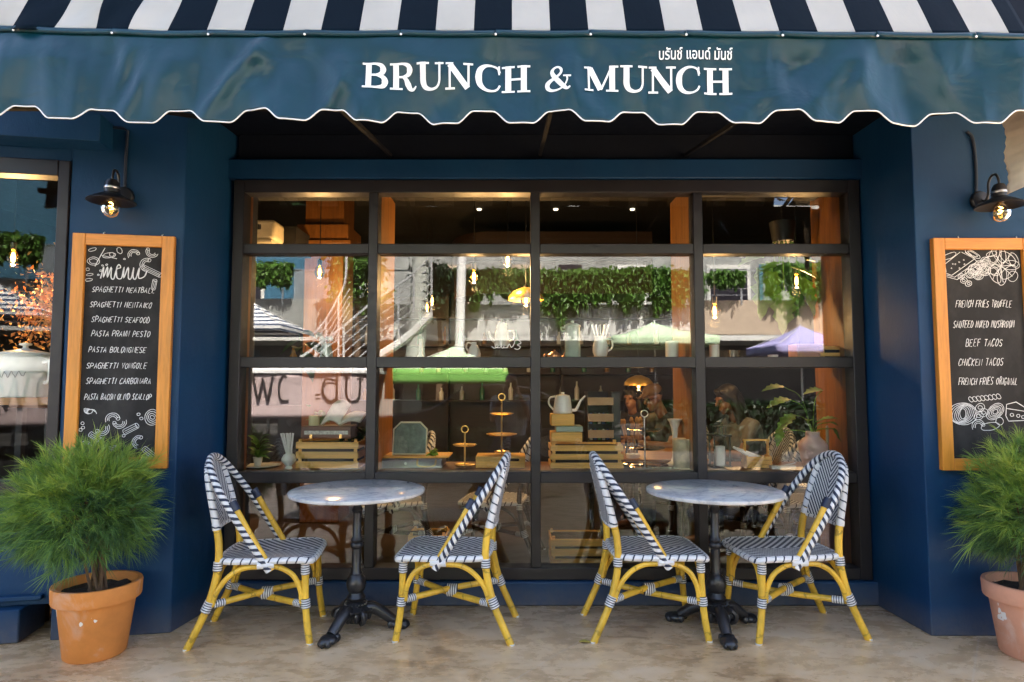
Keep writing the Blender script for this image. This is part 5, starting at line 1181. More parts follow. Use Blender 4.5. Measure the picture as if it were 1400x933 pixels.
PAGE = mat('book_page', (.72, .70, .60), .8, var=.12, vs=40)
bk = thing('open_book', 'open book with fanned cream pages on the brown case', 'book', (X(466, 4.26), 4.28, SZ + .27))
x = X(466, 4.26)
MB().grid(8, 4, lambda u, v: (x - .115 + .115 * u + .055 * v, 4.24 + .08 * v, SZ + .272 + .13 * v + .03 * math.sin(u * math.pi))).build('page', PAGE, bk, solid=.018)
MB().grid(8, 4, lambda u, v: (x + .0 + .14 * u + .02 * v, 4.24 + .09 * v, SZ + .272 + .05 * v + .02 * math.sin(u * math.pi) + .02 * u)).build('page', PAGE, bk, solid=.018)
single(MB().lathe((X(431, 4.23), 4.23, SZ + .27), [(0, 0), (.033, 0), (.034, .003), (.034, .06), (.030, .063), (.01, .058), (0, .058)], 20), 'candle', mat('cream_wax', (.68, .62, .34), .5), 'short cream candle on the brown case', 'candle')
def trailing(label, c, n, s, seed, m_=LEAF, spread=(.1, .06, .08), L=.06):
    rd = random.Random(seed); t = thing('trailing_plant', label, 'plant', c); m = MB(); sm = MB(); c = Vector(c)
    for k in range(n):
        d = Vector((rd.gauss(0, 1), rd.gauss(0, 1) - .3, rd.gauss(.2, .8))); p = c + Vector((rd.gauss(0, spread[0]), rd.gauss(0, spread[1]), abs(rd.gauss(0, spread[2])))); leaf_blade(m, p, d, L * rd.uniform(.7, 1.3), L * .6, 0, .5)
        if k % 4 == 0: sm.tube([c, c.lerp(p, .5) + Vector((0, 0, .02)), p], .002, 4)
    m.build('foliage', m_, t); sm.build('stem', LEAFD, t); return t
trailing('dark leafy plant tucked beside the pine crate', (X(487, 4.36), 4.36, SZ + .19), 46, 0, 3, LEAFD, (.04, .03, .05)); trailing('small green plant behind the short candle', (X(440, 4.40), 4.40, SZ + .27), 26, 0, 6, LEAF, (.03, .03, .05))
# --- second pane
cs = thing('grey_suitcase', 'flat grey suitcase with tan handle lying on the sill', 'suitcase', (X(565, 4.2), 4.3, SZ))
MB().bb(X(514, 4.2), X(606, 4.2), 4.18, 4.44, SZ, SZ + .062).build('body', mat('grey_fabric', (.26, .24, .27), .8, bump=.4, bs=120), cs, bevel=.012)
MB().bb(X(513, 4.2), X(615, 4.2), 4.175, 4.45, SZ + .0635, SZ + .074).build('rim', WOODP, cs, bevel=.003)
MB().tube(cr([(X(572, 4.17), 4.176, SZ + .055), (X(573, 4.17), 4.16, SZ + .02), (X(584, 4.17), 4.155, SZ + .012), (X(595, 4.17), 4.16, SZ + .02), (X(597, 4.17), 4.176, SZ + .055)], 5), .006, 8).build('handle', mat('tan_leather', (.5, .30, .14), .6), cs)
MB().lathe((0, 0, 0), [(.009, 0), (.007, .005), (0, .006)], 10).xf(Matrix.Translation((X(556, 4.18), 4.178, SZ + .03)) @ Matrix.Rotation(R(90), 4, 'X')).build('lock', STEEL, cs)
bd_ = thing('framed_board', 'small green board with cream clipped corner frame on the suitcase', 'framed board', (X(560, 4.28), 4.28, SZ + .075))
x = X(561, 4.28); hw_, hh_ = .11, .205; z0 = SZ + .0755
oct_ = [(-hw_, 0), (hw_, 0), (hw_, hh_ - .045), (hw_ - .045, hh_), (-hw_ + .045, hh_), (-hw_, hh_ - .045)]
MB().prism([(a * .95, .005 + b * .96) for a, b in oct_], lambda a, b: (x + a, 4.285 + b * .2, z0 + b), lambda a, b: (x + a, 4.291 + b * .2, z0 + b)).build('panel', mat('green_slate', (.11, .15, .12), .5, var=.4, vs=30), bd_)
MB().tube([(x + a, 4.282 + b * .2, z0 + .004 + b) for a, b in oct_], .0065, 6, True).build('frame', mat('cream_frame', (.66, .64, .45), .5), bd_)
gb = MB().prism([(-.02, 0), (.02, 0), (.0, .01)], lambda a, b: (x + .18 + a, 4.3, z0 + b), lambda a, b: (x + .18 + a, 4.31, z0 + b))
trailing('tiny succulent beside the green framed board', (X(592, 4.25), 4.25, SZ + .078), 22, 0, 8, LEAFP, (.01, .01, .01), .055)
def tier(label, px, Y, z, levels, top, m, ring=True, plate=None):
    x = X(px, Y); t = thing('tiered_stand', label, 'cake stand', (x, Y, z))
    MB().tube([(x, Y, z), (x, Y, z + top)], .0055, 8).build('rod', m, t)
    for r_, h in levels: MB().lathe((x, Y, z + h), [(0, 0), (r_ * .8, 0), (r_, .008), (r_, .011), (r_ * .78, .004), (0, .004)], 32).build('tier_plate', plate or m, t)
    MB().tube([(x + .022 * math.sin(a), Y, z + top + .022 - .022 * math.cos(a)) for a in [i * .449 for i in range(14)]], .004, 6, True).build('ring', m, t)
tier('two tier brass cake stand standing on the sill', 636, 4.2, SZ, [(.068, .012), (.078, .14)], .225, GOLD)
bx = thing('wooden_box', 'low wooden box with slot handle under the tall brass stand', 'box', (X(684, 4.2), 4.28, SZ))
MB().bb(X(651, 4.2), X(718, 4.2), 4.19, 4.40, SZ, SZ + .075).build('body', WOODP, bx, bevel=.004); MB().caps((X(697, 4.2), 4.1905, SZ + .052), .009, (X(708, 4.2), 4.1905, SZ + .052), .009, 10).build('handle_slot', mat('slot_dark', (.02, .012, .008), .9), bx)
tier('three tier brass cake stand on the low wooden box', 686, 4.28, SZ + .0765, [(.05, .012), (.102, .125), (.078, .26)], .355, GOLD)
# --- third pane
crate('wide pine crate under the stacked boxes and white kettle', 752, 851, 4.15, SZ, .165, .24)
z = SZ + .167
single(MB().bb(X(753, 4.2), X(795, 4.2), 4.18, 4.36, z, z + .062), 'wooden_block', WOODP, 'flat pine box directly on the wide crate', 'box', bevel=.004)
single(MB().bb(X(760, 4.2), X(796, 4.2), 4.19, 4.35, z + .0635, z + .10), 'book', mat('sage_book', (.36, .44, .38), .7), 'thick sage green book between two wooden boxes', 'book', bevel=.006)
single(MB().bb(X(753, 4.2), X(785, 4.2), 4.2, 4.34, z + .1015, z + .178), 'wooden_block', WOODP, 'small wooden box directly under the white kettle', 'box', bevel=.006)
zk = z + .18
pot('kettle', 'white gooseneck kettle on top of the stacked boxes', 'kettle', 769, 4.27, zk, [(0, 0), (.060, 0), (.064, .006), (.052, .10), (.046, .118), (.02, .124), (.012, .126), (.012, .138), (0, .14)], CERAM, spout=[(.055, .02), (.085, .022), (.10, .045), (.118, .08), (.15, .115)], handle=[(-.05, .11), (-.085, .10), (-.09, .06), (-.058, .02)])
sc_ = thing('slatted_rack', 'dark standing rack with pale wooden slats and bottles', 'rack', (X(820, 4.6), 4.6, SZ))
x0, x1 = X(803, 4.6), X(838, 4.6)
MB().bb(x0, x0 + .012, 4.6, 4.8, SZ, 1.26).bb(x1 - .012, x1 + .05, 4.6, 4.8, SZ, 1.26).bb(x0, x1, 4.78, 4.8, SZ, 1.26).bb(x0, x1, 4.6, 4.8, SZ - .0, SZ + .01).build('frame', BLACK, sc_)
for k in range(4): MB().bb(x0 + .001, x1 - .001, 4.588, 4.599, .82 + .115 * k, .875 + .115 * k).build('slat', mat('aged_wood', (.45, .33, .2), .7), sc_)
for k in range(3):
    for i in range(5): MB().lathe((x0 + .03 + .03 * i, 4.66, .80 + .115 * k), [(0, 0), (.012, 0), (.012, .06), (.005, .08), (0, .08)], 8).build('bottle', (mat('green_bottle', (.05, .2, .12), .2), mat('clear_bottle', (.4, .45, .48), .2), mat('blue_bottle', (.05, .12, .3), .2))[(i + k) % 3], sc_)
ut = thing('utensil_jar', 'glass jar of wooden spoons on the inner table', 'jar', (X(862, 5.0), 5.0, .765))
MB().lathe((X(862, 5.0), 5.0, .7665), [(0, 0), (.05, 0), (.05, .13), (.046, .13), (.046, .006), (0, .006)], 20).build('jar', JAR, ut)
m = MB()
for k in range(9): a = k * 2.3; m.tube([(X(862, 5) + .02 * math.cos(a), 5 + .02 * math.sin(a), .78), (X(862, 5) + .07 * math.cos(a), 5 + .05 * math.sin(a), .98 + .02 * (k % 3))], .006, 6); m.ell((X(862, 5) + .074 * math.cos(a), 5 + .053 * math.sin(a), 1.0 + .02 * (k % 3)), (.016, .008, .026), 8, 6)
single(m, 'wooden_spoons', mat('spoon_wood', (.45, .24, .08), .6), 'bunch of wooden spoons standing in a glass jar', 'spoons')
GLST = mat('glass_plate', (.42, .46, .48), .08, 0, .8)
tier('three tier glass cake stand with steel rod near the white candlestick', 880, 4.22, SZ, [(.15, .008), (.13, .118), (.112, .235)], .325, STEEL, plate=JAR)
pot('candlestick', 'tall white trumpet shaped candlestick on the sill', 'candlestick', 921, 4.32, SZ, [(0, 0), (.055, 0), (.055, .012), (.03, .03), (.019, .06), (.016, .12), (.017, .2), (.024, .25), (.034, .285), (.047, .30), (.047, .308), (.03, .305), (0, .30)], CERAM)
single(MB().lathe((X(931, 4.18), 4.18, SZ), [(0, 0), (.058, 0), (.06, .004), (.06, .185), (.056, .19), (.03, .184), (0, .183)], 28), 'candle', mat('birch_wax', (.62, .52, .34), .6, var=.35, vs=14), 'thick pale candle wrapped in birch bark on the sill', 'candle')
# inner tables
def inner_table(label, x0, x1, y0, y1, z, m):
    t = thing('cafe_table', label, 'table', ((x0 + x1) / 2, (y0 + y1) / 2, 0)); MB().bb(x0, x1, y0, y1, z - .035, z).build('tabletop', m, t, bevel=.005)
    for x in (x0 + .05, x1 - .05):
        for y in (y0 + .05, y1 - .05): MB().bb(x - .02, x + .02, y - .02, y + .02, 0, z - .036).build('leg', BLACK, t)
WTOP = wood('table_wood', (.36, .18, .07), 1, 'X')
inner_table('wooden cafe table in front of the seated man in the cap', .62, 1.45, 4.75, 5.55, .765, WTOP)
inner_table('wooden cafe table in front of the long haired woman', 1.02, 1.55, 5.60, 6.2, .75, WTOP)
inner_table('wooden cafe table behind the pink vase', 2.5, 3.4, 5.2, 6.0, .75, WTOP)
single(MB().lathe((X(862, 4.9), 4.85, .7665), [(0, 0), (.05, 0), (.055, .028), (.05, .03), (.045, .01), (0, .01)], 20), 'bowl', CERAM, 'small white bowl in front of the wooden spoons', 'bowl')
# --- right pane
ln_ = thing('lantern', 'black metal lantern with a white candle inside', 'lantern', (X(983, 4.2), 4.24, SZ))
x = X(984, 4.2); m = MB()
for a in (-.05, .05):
    for b in (-.05, .05): m.bb(x + a - .005, x + a + .005, 4.24 + b - .005, 4.24 + b + .005, SZ + .012, SZ + .20)
m.bb(x - .062, x + .062, 4.178, 4.302, SZ, SZ + .011).bb(x - .062, x + .062, 4.178, 4.302, SZ + .201, SZ + .212).bb(x - .036, x + .036, 4.204, 4.276, SZ + .262, SZ + .268)
for a in (-.032, -.011, .011, .032): m.bb(x + a - .003, x + a + .003, 4.206, 4.211, SZ + .213, SZ + .261).bb(x + a - .003, x + a + .003, 4.269, 4.274, SZ + .213, SZ + .261)
m.build('frame', BLACK, ln_); MB().tube(cr([(x - .02, 4.24, SZ + .266), (x - .018, 4.24, SZ + .29), (x + .018, 4.24, SZ + .29), (x + .02, 4.24, SZ + .266)], 4), .003, 6).build('handle', BLACK, ln_)
single(MB().lathe((x, 4.24, SZ + .012), [(0, 0), (.034, 0), (.034, .12), (.03, .124), (0, .12)], 20), 'candle', CERAM, 'white pillar candle inside the black lantern', 'candle')
ca = thing('wooden_caddy', 'small pine caddy with bar handle holding paper rolls', 'caddy', (X(1033, 4.18), 4.22, SZ))
x0, x1 = X(1017, 4.18), X(1051, 4.18)
for k in range(3): MB().bb(x0, x1, 4.17, 4.178, SZ + .003 + .025 * k, SZ + .024 + .025 * k).bb(x0, x1, 4.262, 4.27, SZ + .003 + .025 * k, SZ + .024 + .025 * k).build('slat', WOODP, ca)
MB().bb(x0, x0 + .012, 4.1785, 4.2615, SZ, SZ + .08).bb(x1 - .012, x1, 4.1785, 4.2615, SZ, SZ + .08).bb(x0 + .013, x1 - .013, 4.1785, 4.2615, SZ + .001, SZ + .008).build('end_panel', WOODP, ca)
MB().bb(x0 + .001, x0 + .011, 4.21, 4.23, SZ + .081, SZ + .17).bb(x1 - .011, x1 - .001, 4.21, 4.23, SZ + .081, SZ + .17).bb(x0 - .004, x1 + .004, 4.212, 4.228, SZ + .1705, SZ + .182).build('handle', WOODP, ca)
m = MB()
for k in range(3): m.caps((x0 - .07 + .03 * k, 4.2 + .015 * k, SZ + .13 - .01 * k), .009, (x0 + .06 + .03 * k, 4.205 + .015 * k, SZ + .06), .009, 10)
single(m, 'paper_rolls', WHITE, 'white paper rolls leaning out of the pine caddy', 'paper rolls')
m = MB(); xh = X(1066, 4.2)
for k in range(4): m.tube(cr([(xh - .05, 4.2 + .012 * k, SZ + .01), (xh - .01, 4.2 + .01 * k, SZ + .045 + .01 * k), (xh + .06, 4.2, SZ + .05), (xh + .085, 4.2, SZ + .035), (xh + .03, 4.2, SZ + .02), (xh - .05, 4.2, SZ + .01)], 5), .0035, 5)
single(m, 'wire_whisk', STEEL, 'looped wire whisk lying beside the pine caddy', 'whisk')
single(MB().bb(X(1052, 4.12), X(1085, 4.12), 4.125, 4.18, SZ, SZ + .022), 'book', CERAM, 'thin white book lying in front of the wire whisk', 'book', bevel=.003)
PKV = mat('pink_ceramic', (.66, .46, .48), .5, var=.06); xv, yv = X(1108, 4.25), 4.25
pv = thing('pink_vase', 'pale pink shouldered ceramic vase on the sill', 'vase', (xv, yv, SZ))
MB().lathe((xv, yv, SZ), [(0, 0), (.055, 0), (.062, .006), (.075, .05), (.088, .12), (.089, .14), (.078, .165), (.055, .185), (.045, .195), (.043, .205), (.044, .225), (.047, .23), (.040, .23), (.038, .2), (0, .19)], 36).build('body', PKV, pv)
pl_ = thing('cut_foliage', 'lobed philodendron leaves on long stems in the pink vase', 'plant', (xv, yv, SZ + .22)); m = MB(); sm = MB()
for tx, tz, L, ang in ((-.16, .22, .17, (-1, -.2, -.1)), (-.13, .12, .17, (-.9, -.3, -.5)), (.06, .28, .15, (-.8, -.2, .05)), (-.04, .08, .14, (-.3, -.6, .2)), (.03, .08, .13, (.5, -.5, .3)), (.10, .07, .11, (.9, -.2, -.3)), (-.19, .30, .16, (-.8, -.1, .05)), (.12, .03, .12, (.5, -.3, -.8)), (-.22, .02, .12, (-.4, -.5, -.5))):
    q = (xv + tx, yv - .03, SZ + .22 + tz); sm.tube(cr([(xv, yv, SZ + .21), (xv + tx * .35, yv, SZ + .22 + tz * .75), q], 5), .0032, 6); leaf_blade(m, q, ang, L, L * .62, 1, .25)
m.build('foliage', LEAFP, pl_); sm.build('stem', LEAFP, pl_)
single(MB().caps((X(1129, 4.35), 4.35, SZ + .03), .018, (X(1129, 4.35), 4.35, SZ + .25), .014, 12), 'cactus', mat('grey_cactus', (.24, .27, .24), .8, bump=.4), 'grey upright cactus behind the pink vase', 'cactus')
# --- on the upper shelf
pot('amber_bottle', 'squat amber bottle on the upper shelf by the timber column', 'bottle', 401, 4.22, HZ, [(0, 0), (.022, 0), (.024, .05), (.012, .066), (.009, .10), (0, .10)], mat('amber_glass', (.30, .14, .03), .15))
fl = pot('flower_jug', 'pale green jug of white flowers on the upper shelf', 'jug', 446, 4.22, HZ, [(0, 0), (.034, 0), (.042, .03), (.040, .08), (.030, .11), (.036, .13), (.03, .13), (0, .10)], mat('mint_ceramic', (.52, .62, .56), .35))
m = MB(); rd = random.Random(9)
for k in range(7):
    c = Vector((X(446, 4.22) + rd.gauss(0, .045), 4.21 + rd.gauss(0, .02), HZ + .165 + rd.gauss(0, .015)))
    for i in range(14): d = Vector((rd.gauss(0, 1), rd.gauss(0, 1), rd.gauss(.4, .8))); leaf_blade(m, c, d, .028, .020, 0, .1)
single(m, 'white_flowers', mat('petal', (.70, .68, .60), .7), 'bunch of white flowers in the pale green jug', 'flowers')
dk = thing('potted_plant', 'dark large leaved plant hanging beside the timber column', 'plant', (X(415, 4.24), 4.24, HZ)); m = MB(); sm = MB()
for tx, tz, L, a in ((-.03, .20, .14, (.8, -.3, .1)), (.02, .13, .16, (.9, -.3, -.2)), (-.02, .10, .15, (.1, -.5, .1)), (.01, .07, .16, (.5, -.3, -.9)), (-.03, .15, .12, (-.6, -.3, -.3))):
    leaf_blade(m, (X(415, 4.24) + tx, 4.22, HZ + tz), a, L, L * .6, 0, .4); sm.tube([(X(415, 4.24), 4.24, HZ + .03), (X(415, 4.24) + tx, 4.22, HZ + tz)], .003, 5)
m.build('foliage', LEAFD, dk); sm.build('stem', LEAFD, dk); MB().lathe((X(415, 4.24), 4.24, HZ), [(0, 0), (.03, 0), (.036, .05), (.03, .05), (0, .04)], 18).build('pot', NAVY, dk)
gr_ = thing('grass_vase', 'slim glass vase with a tall feathery grass stem', 'vase', (X(575, 4.22), 4.22, HZ)); MB().lathe((X(575, 4.22), 4.22, HZ), [(0, 0), (.03, 0), (.032, .03), (.014, .06), (.012, .16), (.010, .16), (.010, .06), (0, .05)], 18).build('body', CERAM, gr_)
m = MB(); rd = random.Random(2)
for k in range(70): zz = rd.uniform(.16, .36); leaf_blade(m, (X(575, 4.22), 4.22, HZ + zz), (rd.gauss(0, .7), rd.gauss(0, .5), 1.2), .07, .006, 0, .4)
m.build('grass_stem', LEAFD, gr_)
pot('white_jug', 'cream jug with loop handle on the upper shelf', 'jug', 648, 4.22, HZ, [(0, 0), (.036, 0), (.042, .02), (.044, .06), (.034, .10), (.016, .125), (.017, .14), (.012, .14), (0, .13)], CERAM, handle=[(-.016, .13), (-.042, .135), (-.052, .105), (-.038, .08)])
sd_ = thing('wooden_stool', 'little slatted wooden stand under the white coffee pot', 'stand', (X(686, 4.24), 4.24, HZ)); xs_ = X(686, 4.24)
m = MB(); m.lathe((xs_, 4.24, HZ), [(0, .098), (.06, .098), (.06, .112), (0, .112)], 20); m.build('seat', WOODD, sd_)
for a in (-.05, -.025, .0, .025, .05): MB().bar((xs_ + a * 1.3, 4.21, HZ), (xs_ + a * .8, 4.22, HZ + .098), .016).build('leg', WOODD, sd_)
pot('coffee_pot', 'white tall coffee pot on a little wooden stand', 'coffee pot', 686, 4.24, HZ + .1135, [(0, 0), (.046, 0), (.052, .02), (.044, .09), (.034, .115), (.036, .125), (.028, .15), (.006, .165), (.008, .18), (0, .185)], CERAM, handle=[(.046, .10), (.08, .095), (.078, .05), (.05, .03)], spout=[(-.048, .03), (-.075, .06), (-.085, .10)])
pot('copper_teapot', 'small copper teapot with loop handle on the upper shelf', 'teapot', 758, 4.22, HZ, [(0, 0), (.03, 0), (.048, .03), (.045, .055), (.02, .075), (.008, .078), (.008, .09), (0, .092)], mat('copper', (.5, .24, .12), .35, .8), handle=[(-.04, .055), (-.065, .055), (-.065, .025), (-.045, .02)], spout=[(.042, .03), (.062, .045), (.07, .07)])
pot('tall_canister', 'tall pale green lidded canister with side handles on the upper shelf', 'canister', 783, 4.22, HZ, [(0, 0), (.05, 0), (.052, .004), (.05, .235), (.055, .24), (.055, .25), (.03, .262), (.01, .265), (.012, .28), (0, .282)], mat('mint_enamel', (.52, .62, .54), .25), handle=[(-.05, .235), (-.075, .235), (-.07, .215), (-.05, .215)])
single(MB().bb(X(800, 4.22), X(851, 4.22), 4.15, 4.3, HZ, HZ + .042), 'wooden_tray', wood('tray_wood', (.42, .2, .06), 1, 'X'), 'orange wooden tray under the white utensil jug', 'tray', bevel=.004)
pot('white_pitcher', 'white pitcher with big handle on the orange wooden tray', 'pitcher', 821, 4.22, HZ + .0435, [(0, 0), (.040, 0), (.05, .03), (.050, .07), (.036, .115), (.042, .135), (.036, .135), (0, .12)], CERAM, handle=[(.04, .115), (.075, .11), (.078, .06), (.048, .035)])
m = MB()
for k in range(5): m.tube([(X(821, 4.22) + .006 * (k - 2), 4.22, HZ + .10), (X(821, 4.22) + .028 * (k - 2), 4.22 + .01 * (k % 2), HZ + .255)], .005, 6)
single(m, 'whisk_handles', STEEL, 'bunch of steel utensils standing in the white pitcher', 'utensils')
for k, px in enumerate((871, 889)): single(MB().lathe((X(px, 4.2), 4.2, HZ), [(0, 0), (.018, 0), (.02, .04), (.017, .04), (.015, .004), (0, .004)], 16), 'small_cup', CERAM, 'tiny white cup on the upper shelf between tray and tall candle', 'cup', 'tiny cups on the upper shelf')
single(MB().lathe((X(919, 4.2), 4.2, HZ), [(0, 0), (.042, 0), (.042, .14), (.038, .145), (0, .14)], 20), 'candle', CERAM, 'wide white candle on the upper shelf by the wood divider', 'candle')
single(MB().lathe((X(977, 4.2), 4.2, HZ), [(0, 0), (.03, 0), (.032, .12), (.028, .12), (.027, .005), (0, .005)], 18), 'tumbler', CERAM, 'tall white tumbler on the upper shelf right of the wood divider', 'tumbler')
single(MB().lathe((X(1004, 4.2), 4.2, HZ), [(0, 0), (.036, 0), (.04, .085), (.037, .085), (.033, .005), (0, .005)], 18), 'tumbler', JAR, 'clear ribbed glass tumbler on the upper shelf', 'tumbler')
single(MB().lathe((X(1057, 4.2), 4.2, HZ), [(0, 0), (.024, 0), (.033, .055), (.029, .055), (.022, .006), (0, .006)], 18), 'small_pot', CERAM, 'small white tapered pot on the upper shelf', 'pot')
single(MB().bb(X(1085, 4.22), X(1120, 4.22), 4.16, 4.3, HZ, HZ + .125), 'wooden_box', wood('box_wood', (.46, .22, .09), 1, 'X'), 'upright orange wooden box next to the shelf crate', 'box', bevel=.004)
crate('small pine crate at the end of the upper shelf', 1122, 1160, 4.15, HZ, .125, .15)
# hanging monstera
mo = thing('hanging_monstera', 'big split leaf monstera hanging behind the top of the glass', 'plant', (X(1075, 4.5), 4.5, 2.3)); m = MB(); sm = MB(); x = X(1075, 4.5)
for tx, tz, L, a in ((-.10, -.08, .30, (-.4, -.2, -1)), (-.05, -.02, .22, (-1, -.3, -.3)), (.03, -.05, .20, (.9, -.3, -.3)), (-.02, -.22, .26, (-.2, -.3, -1)), (-.16, .02, .2, (-.9, -.2, -.1)), (.10, -.12, .24, (.3, -.2, -1)), (.14, .0, .2, (1, -.2, -.2))):
    q = (x + tx, 4.46, 2.18 + tz); sm.tube(cr([(x, 4.5, 2.36), (x + tx * .5, 4.48, 2.30), q], 4), .005, 6); leaf_blade(m, q, a, L, L * .75, 1, .25)
m.build('foliage', LEAF, mo); sm.build('stem', LEAFP, mo); MB().lathe((x, 4.5, 2.32), [(0, 0), (.07, 0), (.09, .14), (.08, .14), (0, .1)], 20).tube([(x, 4.5, 2.42), (x, 4.5, 3.28)], .004, 5).build('pot', NAVY, mo)
# pendants
def pendant(label, px, py, Y, pw=.8, shade=None, r_=.045):
    p = P(px, py, Y); t = thing('pendant_lamp', label, 'pendant lamp', (p.x, p.y, p.z), 0, 'bare bulb pendants inside the cafe' if not shade else None)
    MB().tube([(p.x, p.y, p.z + .10), (p.x, p.y, 3.295)], .004, 5).build('cord', BLACK, t); MB().lathe((p.x, p.y, p.z + .055), [(.018, 0), (.02, .045), (.008, .06), (0, .06)], 12).build('socket', BLACK, t)
    b = MB().lathe((p.x, p.y, p.z), [(0, -.06), (.02, -.055), (.04, -.03), (r_, .0), (.035, .03), (.017, .055), (0, .055)], 18).build('bulb', BULB, t)
    MB().lathe((p.x, p.y, p.z), [(0, -.04), (.011, -.03), (.014, .0), (.008, .03), (0, .035)], 8).build('filament', FILB, b).location = (0, 0, 0)
    if shade: MB().lathe((p.x, p.y, p.z), [(.03, .09), (.10, .06), (.135, .02), (.14, -.01), (.13, .015), (.09, .05), (.03, .08)], 28).build('shade', shade, t)
    l = bpy.data.lights.new('bulb_light', 'POINT'); l.energy = pw; l.color = (1, .58, .22); l.shadow_soft_size = .04
    o = bpy.data.objects.new('bulb_light', l); COL.objects.link(o); o.parent = t; o.location = (0, -.0, -.09)
FILB = emis('bulb_filament', (1, .50, .12), 5)
pendant('glowing bare bulb pendant in front of the timber column', 437, 372, 5.6, 3.5); pendant('glowing bare bulb pendant over the bar beside the white post reflection', 648, 378, 5.0, 1.8); pendant('glowing bare bulb pendant highest in the second pane', 694, 355, 4.9, 1.8)
pendant('small glowing bulb pendant, upper of the distant pair', 591, 411, 7.6); pendant('small glowing bulb pendant, lower of the distant pair', 584, 420, 7.9); pendant('glowing bare bulb pendant under the hanging monstera', 1089, 384, 5.0, 1.5); pendant('glowing bare bulb pendant beside the wood divider', 977, 425, 4.8, 1.3)
GSH = mat('gold_shade', (.72, .46, .12), .35, .7)
pendant('gold dish pendant lamp above the seated man', 873, 526, 6.2, .35, GSH); pendant('gold dish pendant lamp beside the centre mullion', 719, 409, 5.0, 1.4, GSH)
# recessed ceiling spots, air conditioner
for k, (px, py) in enumerate(((655, 316), (760, 318), (865, 317))):
    p = P(px, py, 7.2); single(MB().lathe((p.x, p.y, 3.285), [(0, 0), (.024, 0), (.028, .014), (0, .014)], 16), 'ceiling_spot', emis('spot_glow', (1, .8, .55), .35), 'small round ceiling spot glowing inside the cafe', 'ceiling spot', 'ceiling spots inside the cafe')
ac = thing('air_conditioner', 'cream wall air conditioner high inside the cafe', 'air conditioner', (X(358, 5.5), 5.5, 2.55))
a, b = P(332, 332, 5.5), P(376, 300, 5.5); MB().bb(a.x - .5, b.x, 5.5, 5.75, a.z + .03, b.z).build('body', CREAM, ac, bevel=.03); m = MB()
for k in range(12): m.bb(a.x + .0 + .013 * k, a.x + .008 + .013 * k, 5.495, 5.4985, b.z - .09, b.z - .045)
m.build('vent', BLACK, ac); MB().bb(a.x - .5, b.x - .02, 5.48, 5.74, a.z, a.z + .027).build('flap', CREAM, ac, bevel=.005); MB().bb(a.x - .45, b.x + .1, 5.752, 6.2, a.z - .0, b.z).build('bracket', DARK, ac)
# bar shelves with bottles at the back
sh = thing('back_shelf', 'dark bar shelves along the back wall of the cafe', 'shelf', (-.3, 9.3, 0))
MB().bb(-2.6, 2.4, 9.45, 9.5, 0, 2.6).build('back_panel', WOODD, sh)
for z in (1.05, 1.45, 1.85, 2.25): MB().bb(-2.6, 2.4, 9.2, 9.449, z, z + .03).build('board', WOODD, sh)
for x in (-2.6, -.95, .7, 2.36): MB().bb(x, x + .04, 9.2, 9.449, 0, 2.6).build('upright', WOODD, sh)
rd = random.Random(12); BT = [mat('green_bottle', (.05, .2, .12), .2), mat('clear_bottle', (.4, .45, .48), .2), mat('amber_glass', (.30, .14, .03), .15), CERAM]
for z in (1.08, 1.48, 1.88):
    for i in range(14):
        x = -2.4 + i * .34 + rd.uniform(-.08, .08); h = rd.uniform(.16, .27)
        single(MB().lathe((x, 9.3, z + .0015), [(0, 0), (.035, 0), (.036, h * .6), (.013, h * .8), (.013, h), (0, h)], 10), 'bottle', rd.choice(BT), 'bottle standing on the bar shelves at the back of the cafe', 'bottle', 'bottles on the back bar shelves')
# chairs and crates on the cafe floor
DKR = m_rattan('dark_cane', (.05, .028, .016))
ic = make_chair('dark framed bistro chair inside, beside the brown timber column', (-.95, 5.0, 0), R(200), DKR, 'dark bistro chairs inside the cafe')
for lab, loc, rz in (('dark framed bistro chair inside, behind the second window bay', (-.15, 5.1, 0), R(170)), ('dark framed bistro chair inside, behind the pink vase', (2.15, 5.05, 0), R(100)), ('dark framed bistro chair inside, where the capped man sits', (1.52, 6.15, 0), R(208)), ('dark framed bistro chair inside, where the woman in black sits', (1.33, 6.80, 0), R(230)), ('dark framed bistro chair inside, where the woman in grey sits', (1.98, 5.40, 0), R(192))):
    c = copy_tree(ic); c.location = loc; c.rotation_euler.z = rz; c['label'] = lab
crate('pine crate on the cafe floor behind the window', 752, 832, 4.75, 0.0, .21, .3); crate('pale pine crate on the cafe floor under the brass stands', 560, 612, 4.9, 0.0, .20, .25)
# --- corner window display
cw = LW(1.0, -.42)
wt = thing('display_table', 'wooden display table inside the corner window', 'table', (cw.x, cw.y, 0)); MB().bb(cw.x - .5, cw.x + .30, cw.y - .12, cw.y + .4, 1.20, 1.24).build('tabletop', WTOP, wt)
for a in (-.46, .26): MB().bb(cw.x + a - .02, cw.x + a + .02, cw.y - .08, cw.y - .04, 0, 1.199).bb(cw.x + a - .02, cw.x + a + .02, cw.y + .33, cw.y + .37, 0, 1.199).build('leg', WOODD, wt)
mg = thing('enamel_pot', 'big white enamel pot with lid and handle in the corner window', 'pot', (cw.x + .0, cw.y + .06, 1.2415)); xm, ym, zm = cw.x - .02, cw.y + .08, 1.2415
MB().lathe((xm, ym, zm), [(0, 0), (.17, 0), (.175, .01), (.15, .24), (.155, .25), (.15, .258), (.12, .262), (.02, .285), (.014, .29), (.014, .30), (.032, .305), (.032, .315), (0, .322)], 40).build('body', CERAM, mg)
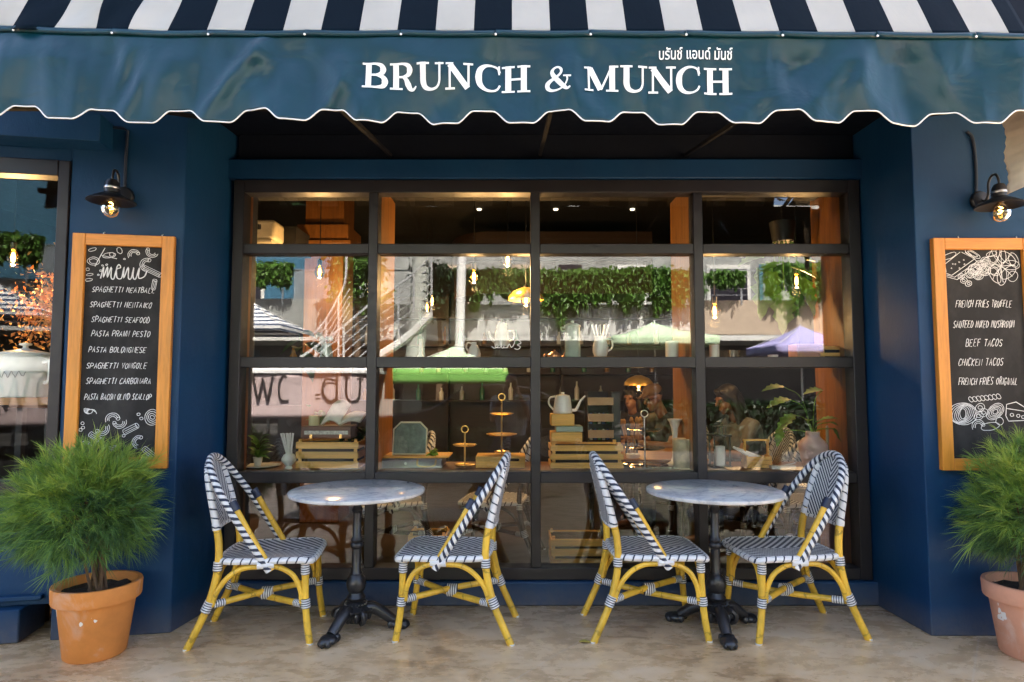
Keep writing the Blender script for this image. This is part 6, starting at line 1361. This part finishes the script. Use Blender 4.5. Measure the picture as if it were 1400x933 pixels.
MB().tube(cr([(xm + .15, ym - .05, zm + .20), (xm + .20, ym - .07, zm + .20), (xm + .20, ym - .07, zm + .10), (xm + .163, ym - .05, zm + .08)], 5), .012, 8).build('handle', CERAM, mg)
m = MB(); pts = []
for i in range(60): a = -1.95 + i * .018; s = i / 59; rr = .176 - .025 * .5 + .0035; pts.append((xm + rr * math.cos(a), ym + rr * math.sin(a), zm + .13 + .018 * math.sin(i * .55) * (1 if i % 13 > 3 else .4)))
m.tube(pts, .0018, 4); m.build('script', mat('grey_print', (.35, .35, .35), .6), mg)
dg = thing('dried_bouquet', 'golden dried flower bouquet behind the white enamel pot', 'dried flowers', (xm - .05, ym + .45, 1.0)); rd = random.Random(31)
leaf_mesh([(xm - .05 + rd.gauss(0, .17), ym + .45 + rd.gauss(0, .1), 1.80 + rd.gauss(0, .13)) for _ in range(2200)], .035, 3, 0).build('petals', mat('dried_gold', (.62, .30, .08), .7, var=.5, vs=20), dg, smooth=False)
m = MB()
for k in range(16): m.tube([(xm - .05, ym + .45, 1.24), (xm - .05 + rd.gauss(0, .12), ym + .45 + rd.gauss(0, .06), 1.76)], .004, 4)
m.build('stem', BRANCH, dg); MB().lathe((xm - .05, ym + .45, 1.2), [(0, 0), (.06, 0), (.07, .2), (.05, .3), (.045, .3), (0, .28)], 18).build('vase', NAVY, dg)
inner_table('tall side table behind the enamel pot', xm - .35, xm + .25, ym + .34, ym + .7, 1.199, WTOP)
pendant('glowing bulb pendant over the dried bouquet in the corner window', 18, 352, 4.3, 5)
# gold script painted on the corner glass
m = MB(); b = LW(1.055, -.0442)
pts = cr([(0, 0, 0), (.03, 0, .012), (.055, 0, .045), (.045, 0, .075), (.015, 0, .06), (.010, 0, .025), (.035, 0, .012), (.058, 0, .04), (.062, 0, .075), (.066, 0, .03), (.085, 0, .018), (.10, 0, .03)], 6)
dw = Vector((math.cos(AW), math.sin(AW), 0)); m.ribbon([b + dw * p.x + Vector((0, 0, 2.085 + p.z)) for p in pts], .009, (math.sin(AW), -math.cos(AW), 0))
single(m, 'window_script', mat('gold_paint', (.62, .44, .05), .5), 'yellow painted script letter on the corner window glass', 'lettering', smooth=False)
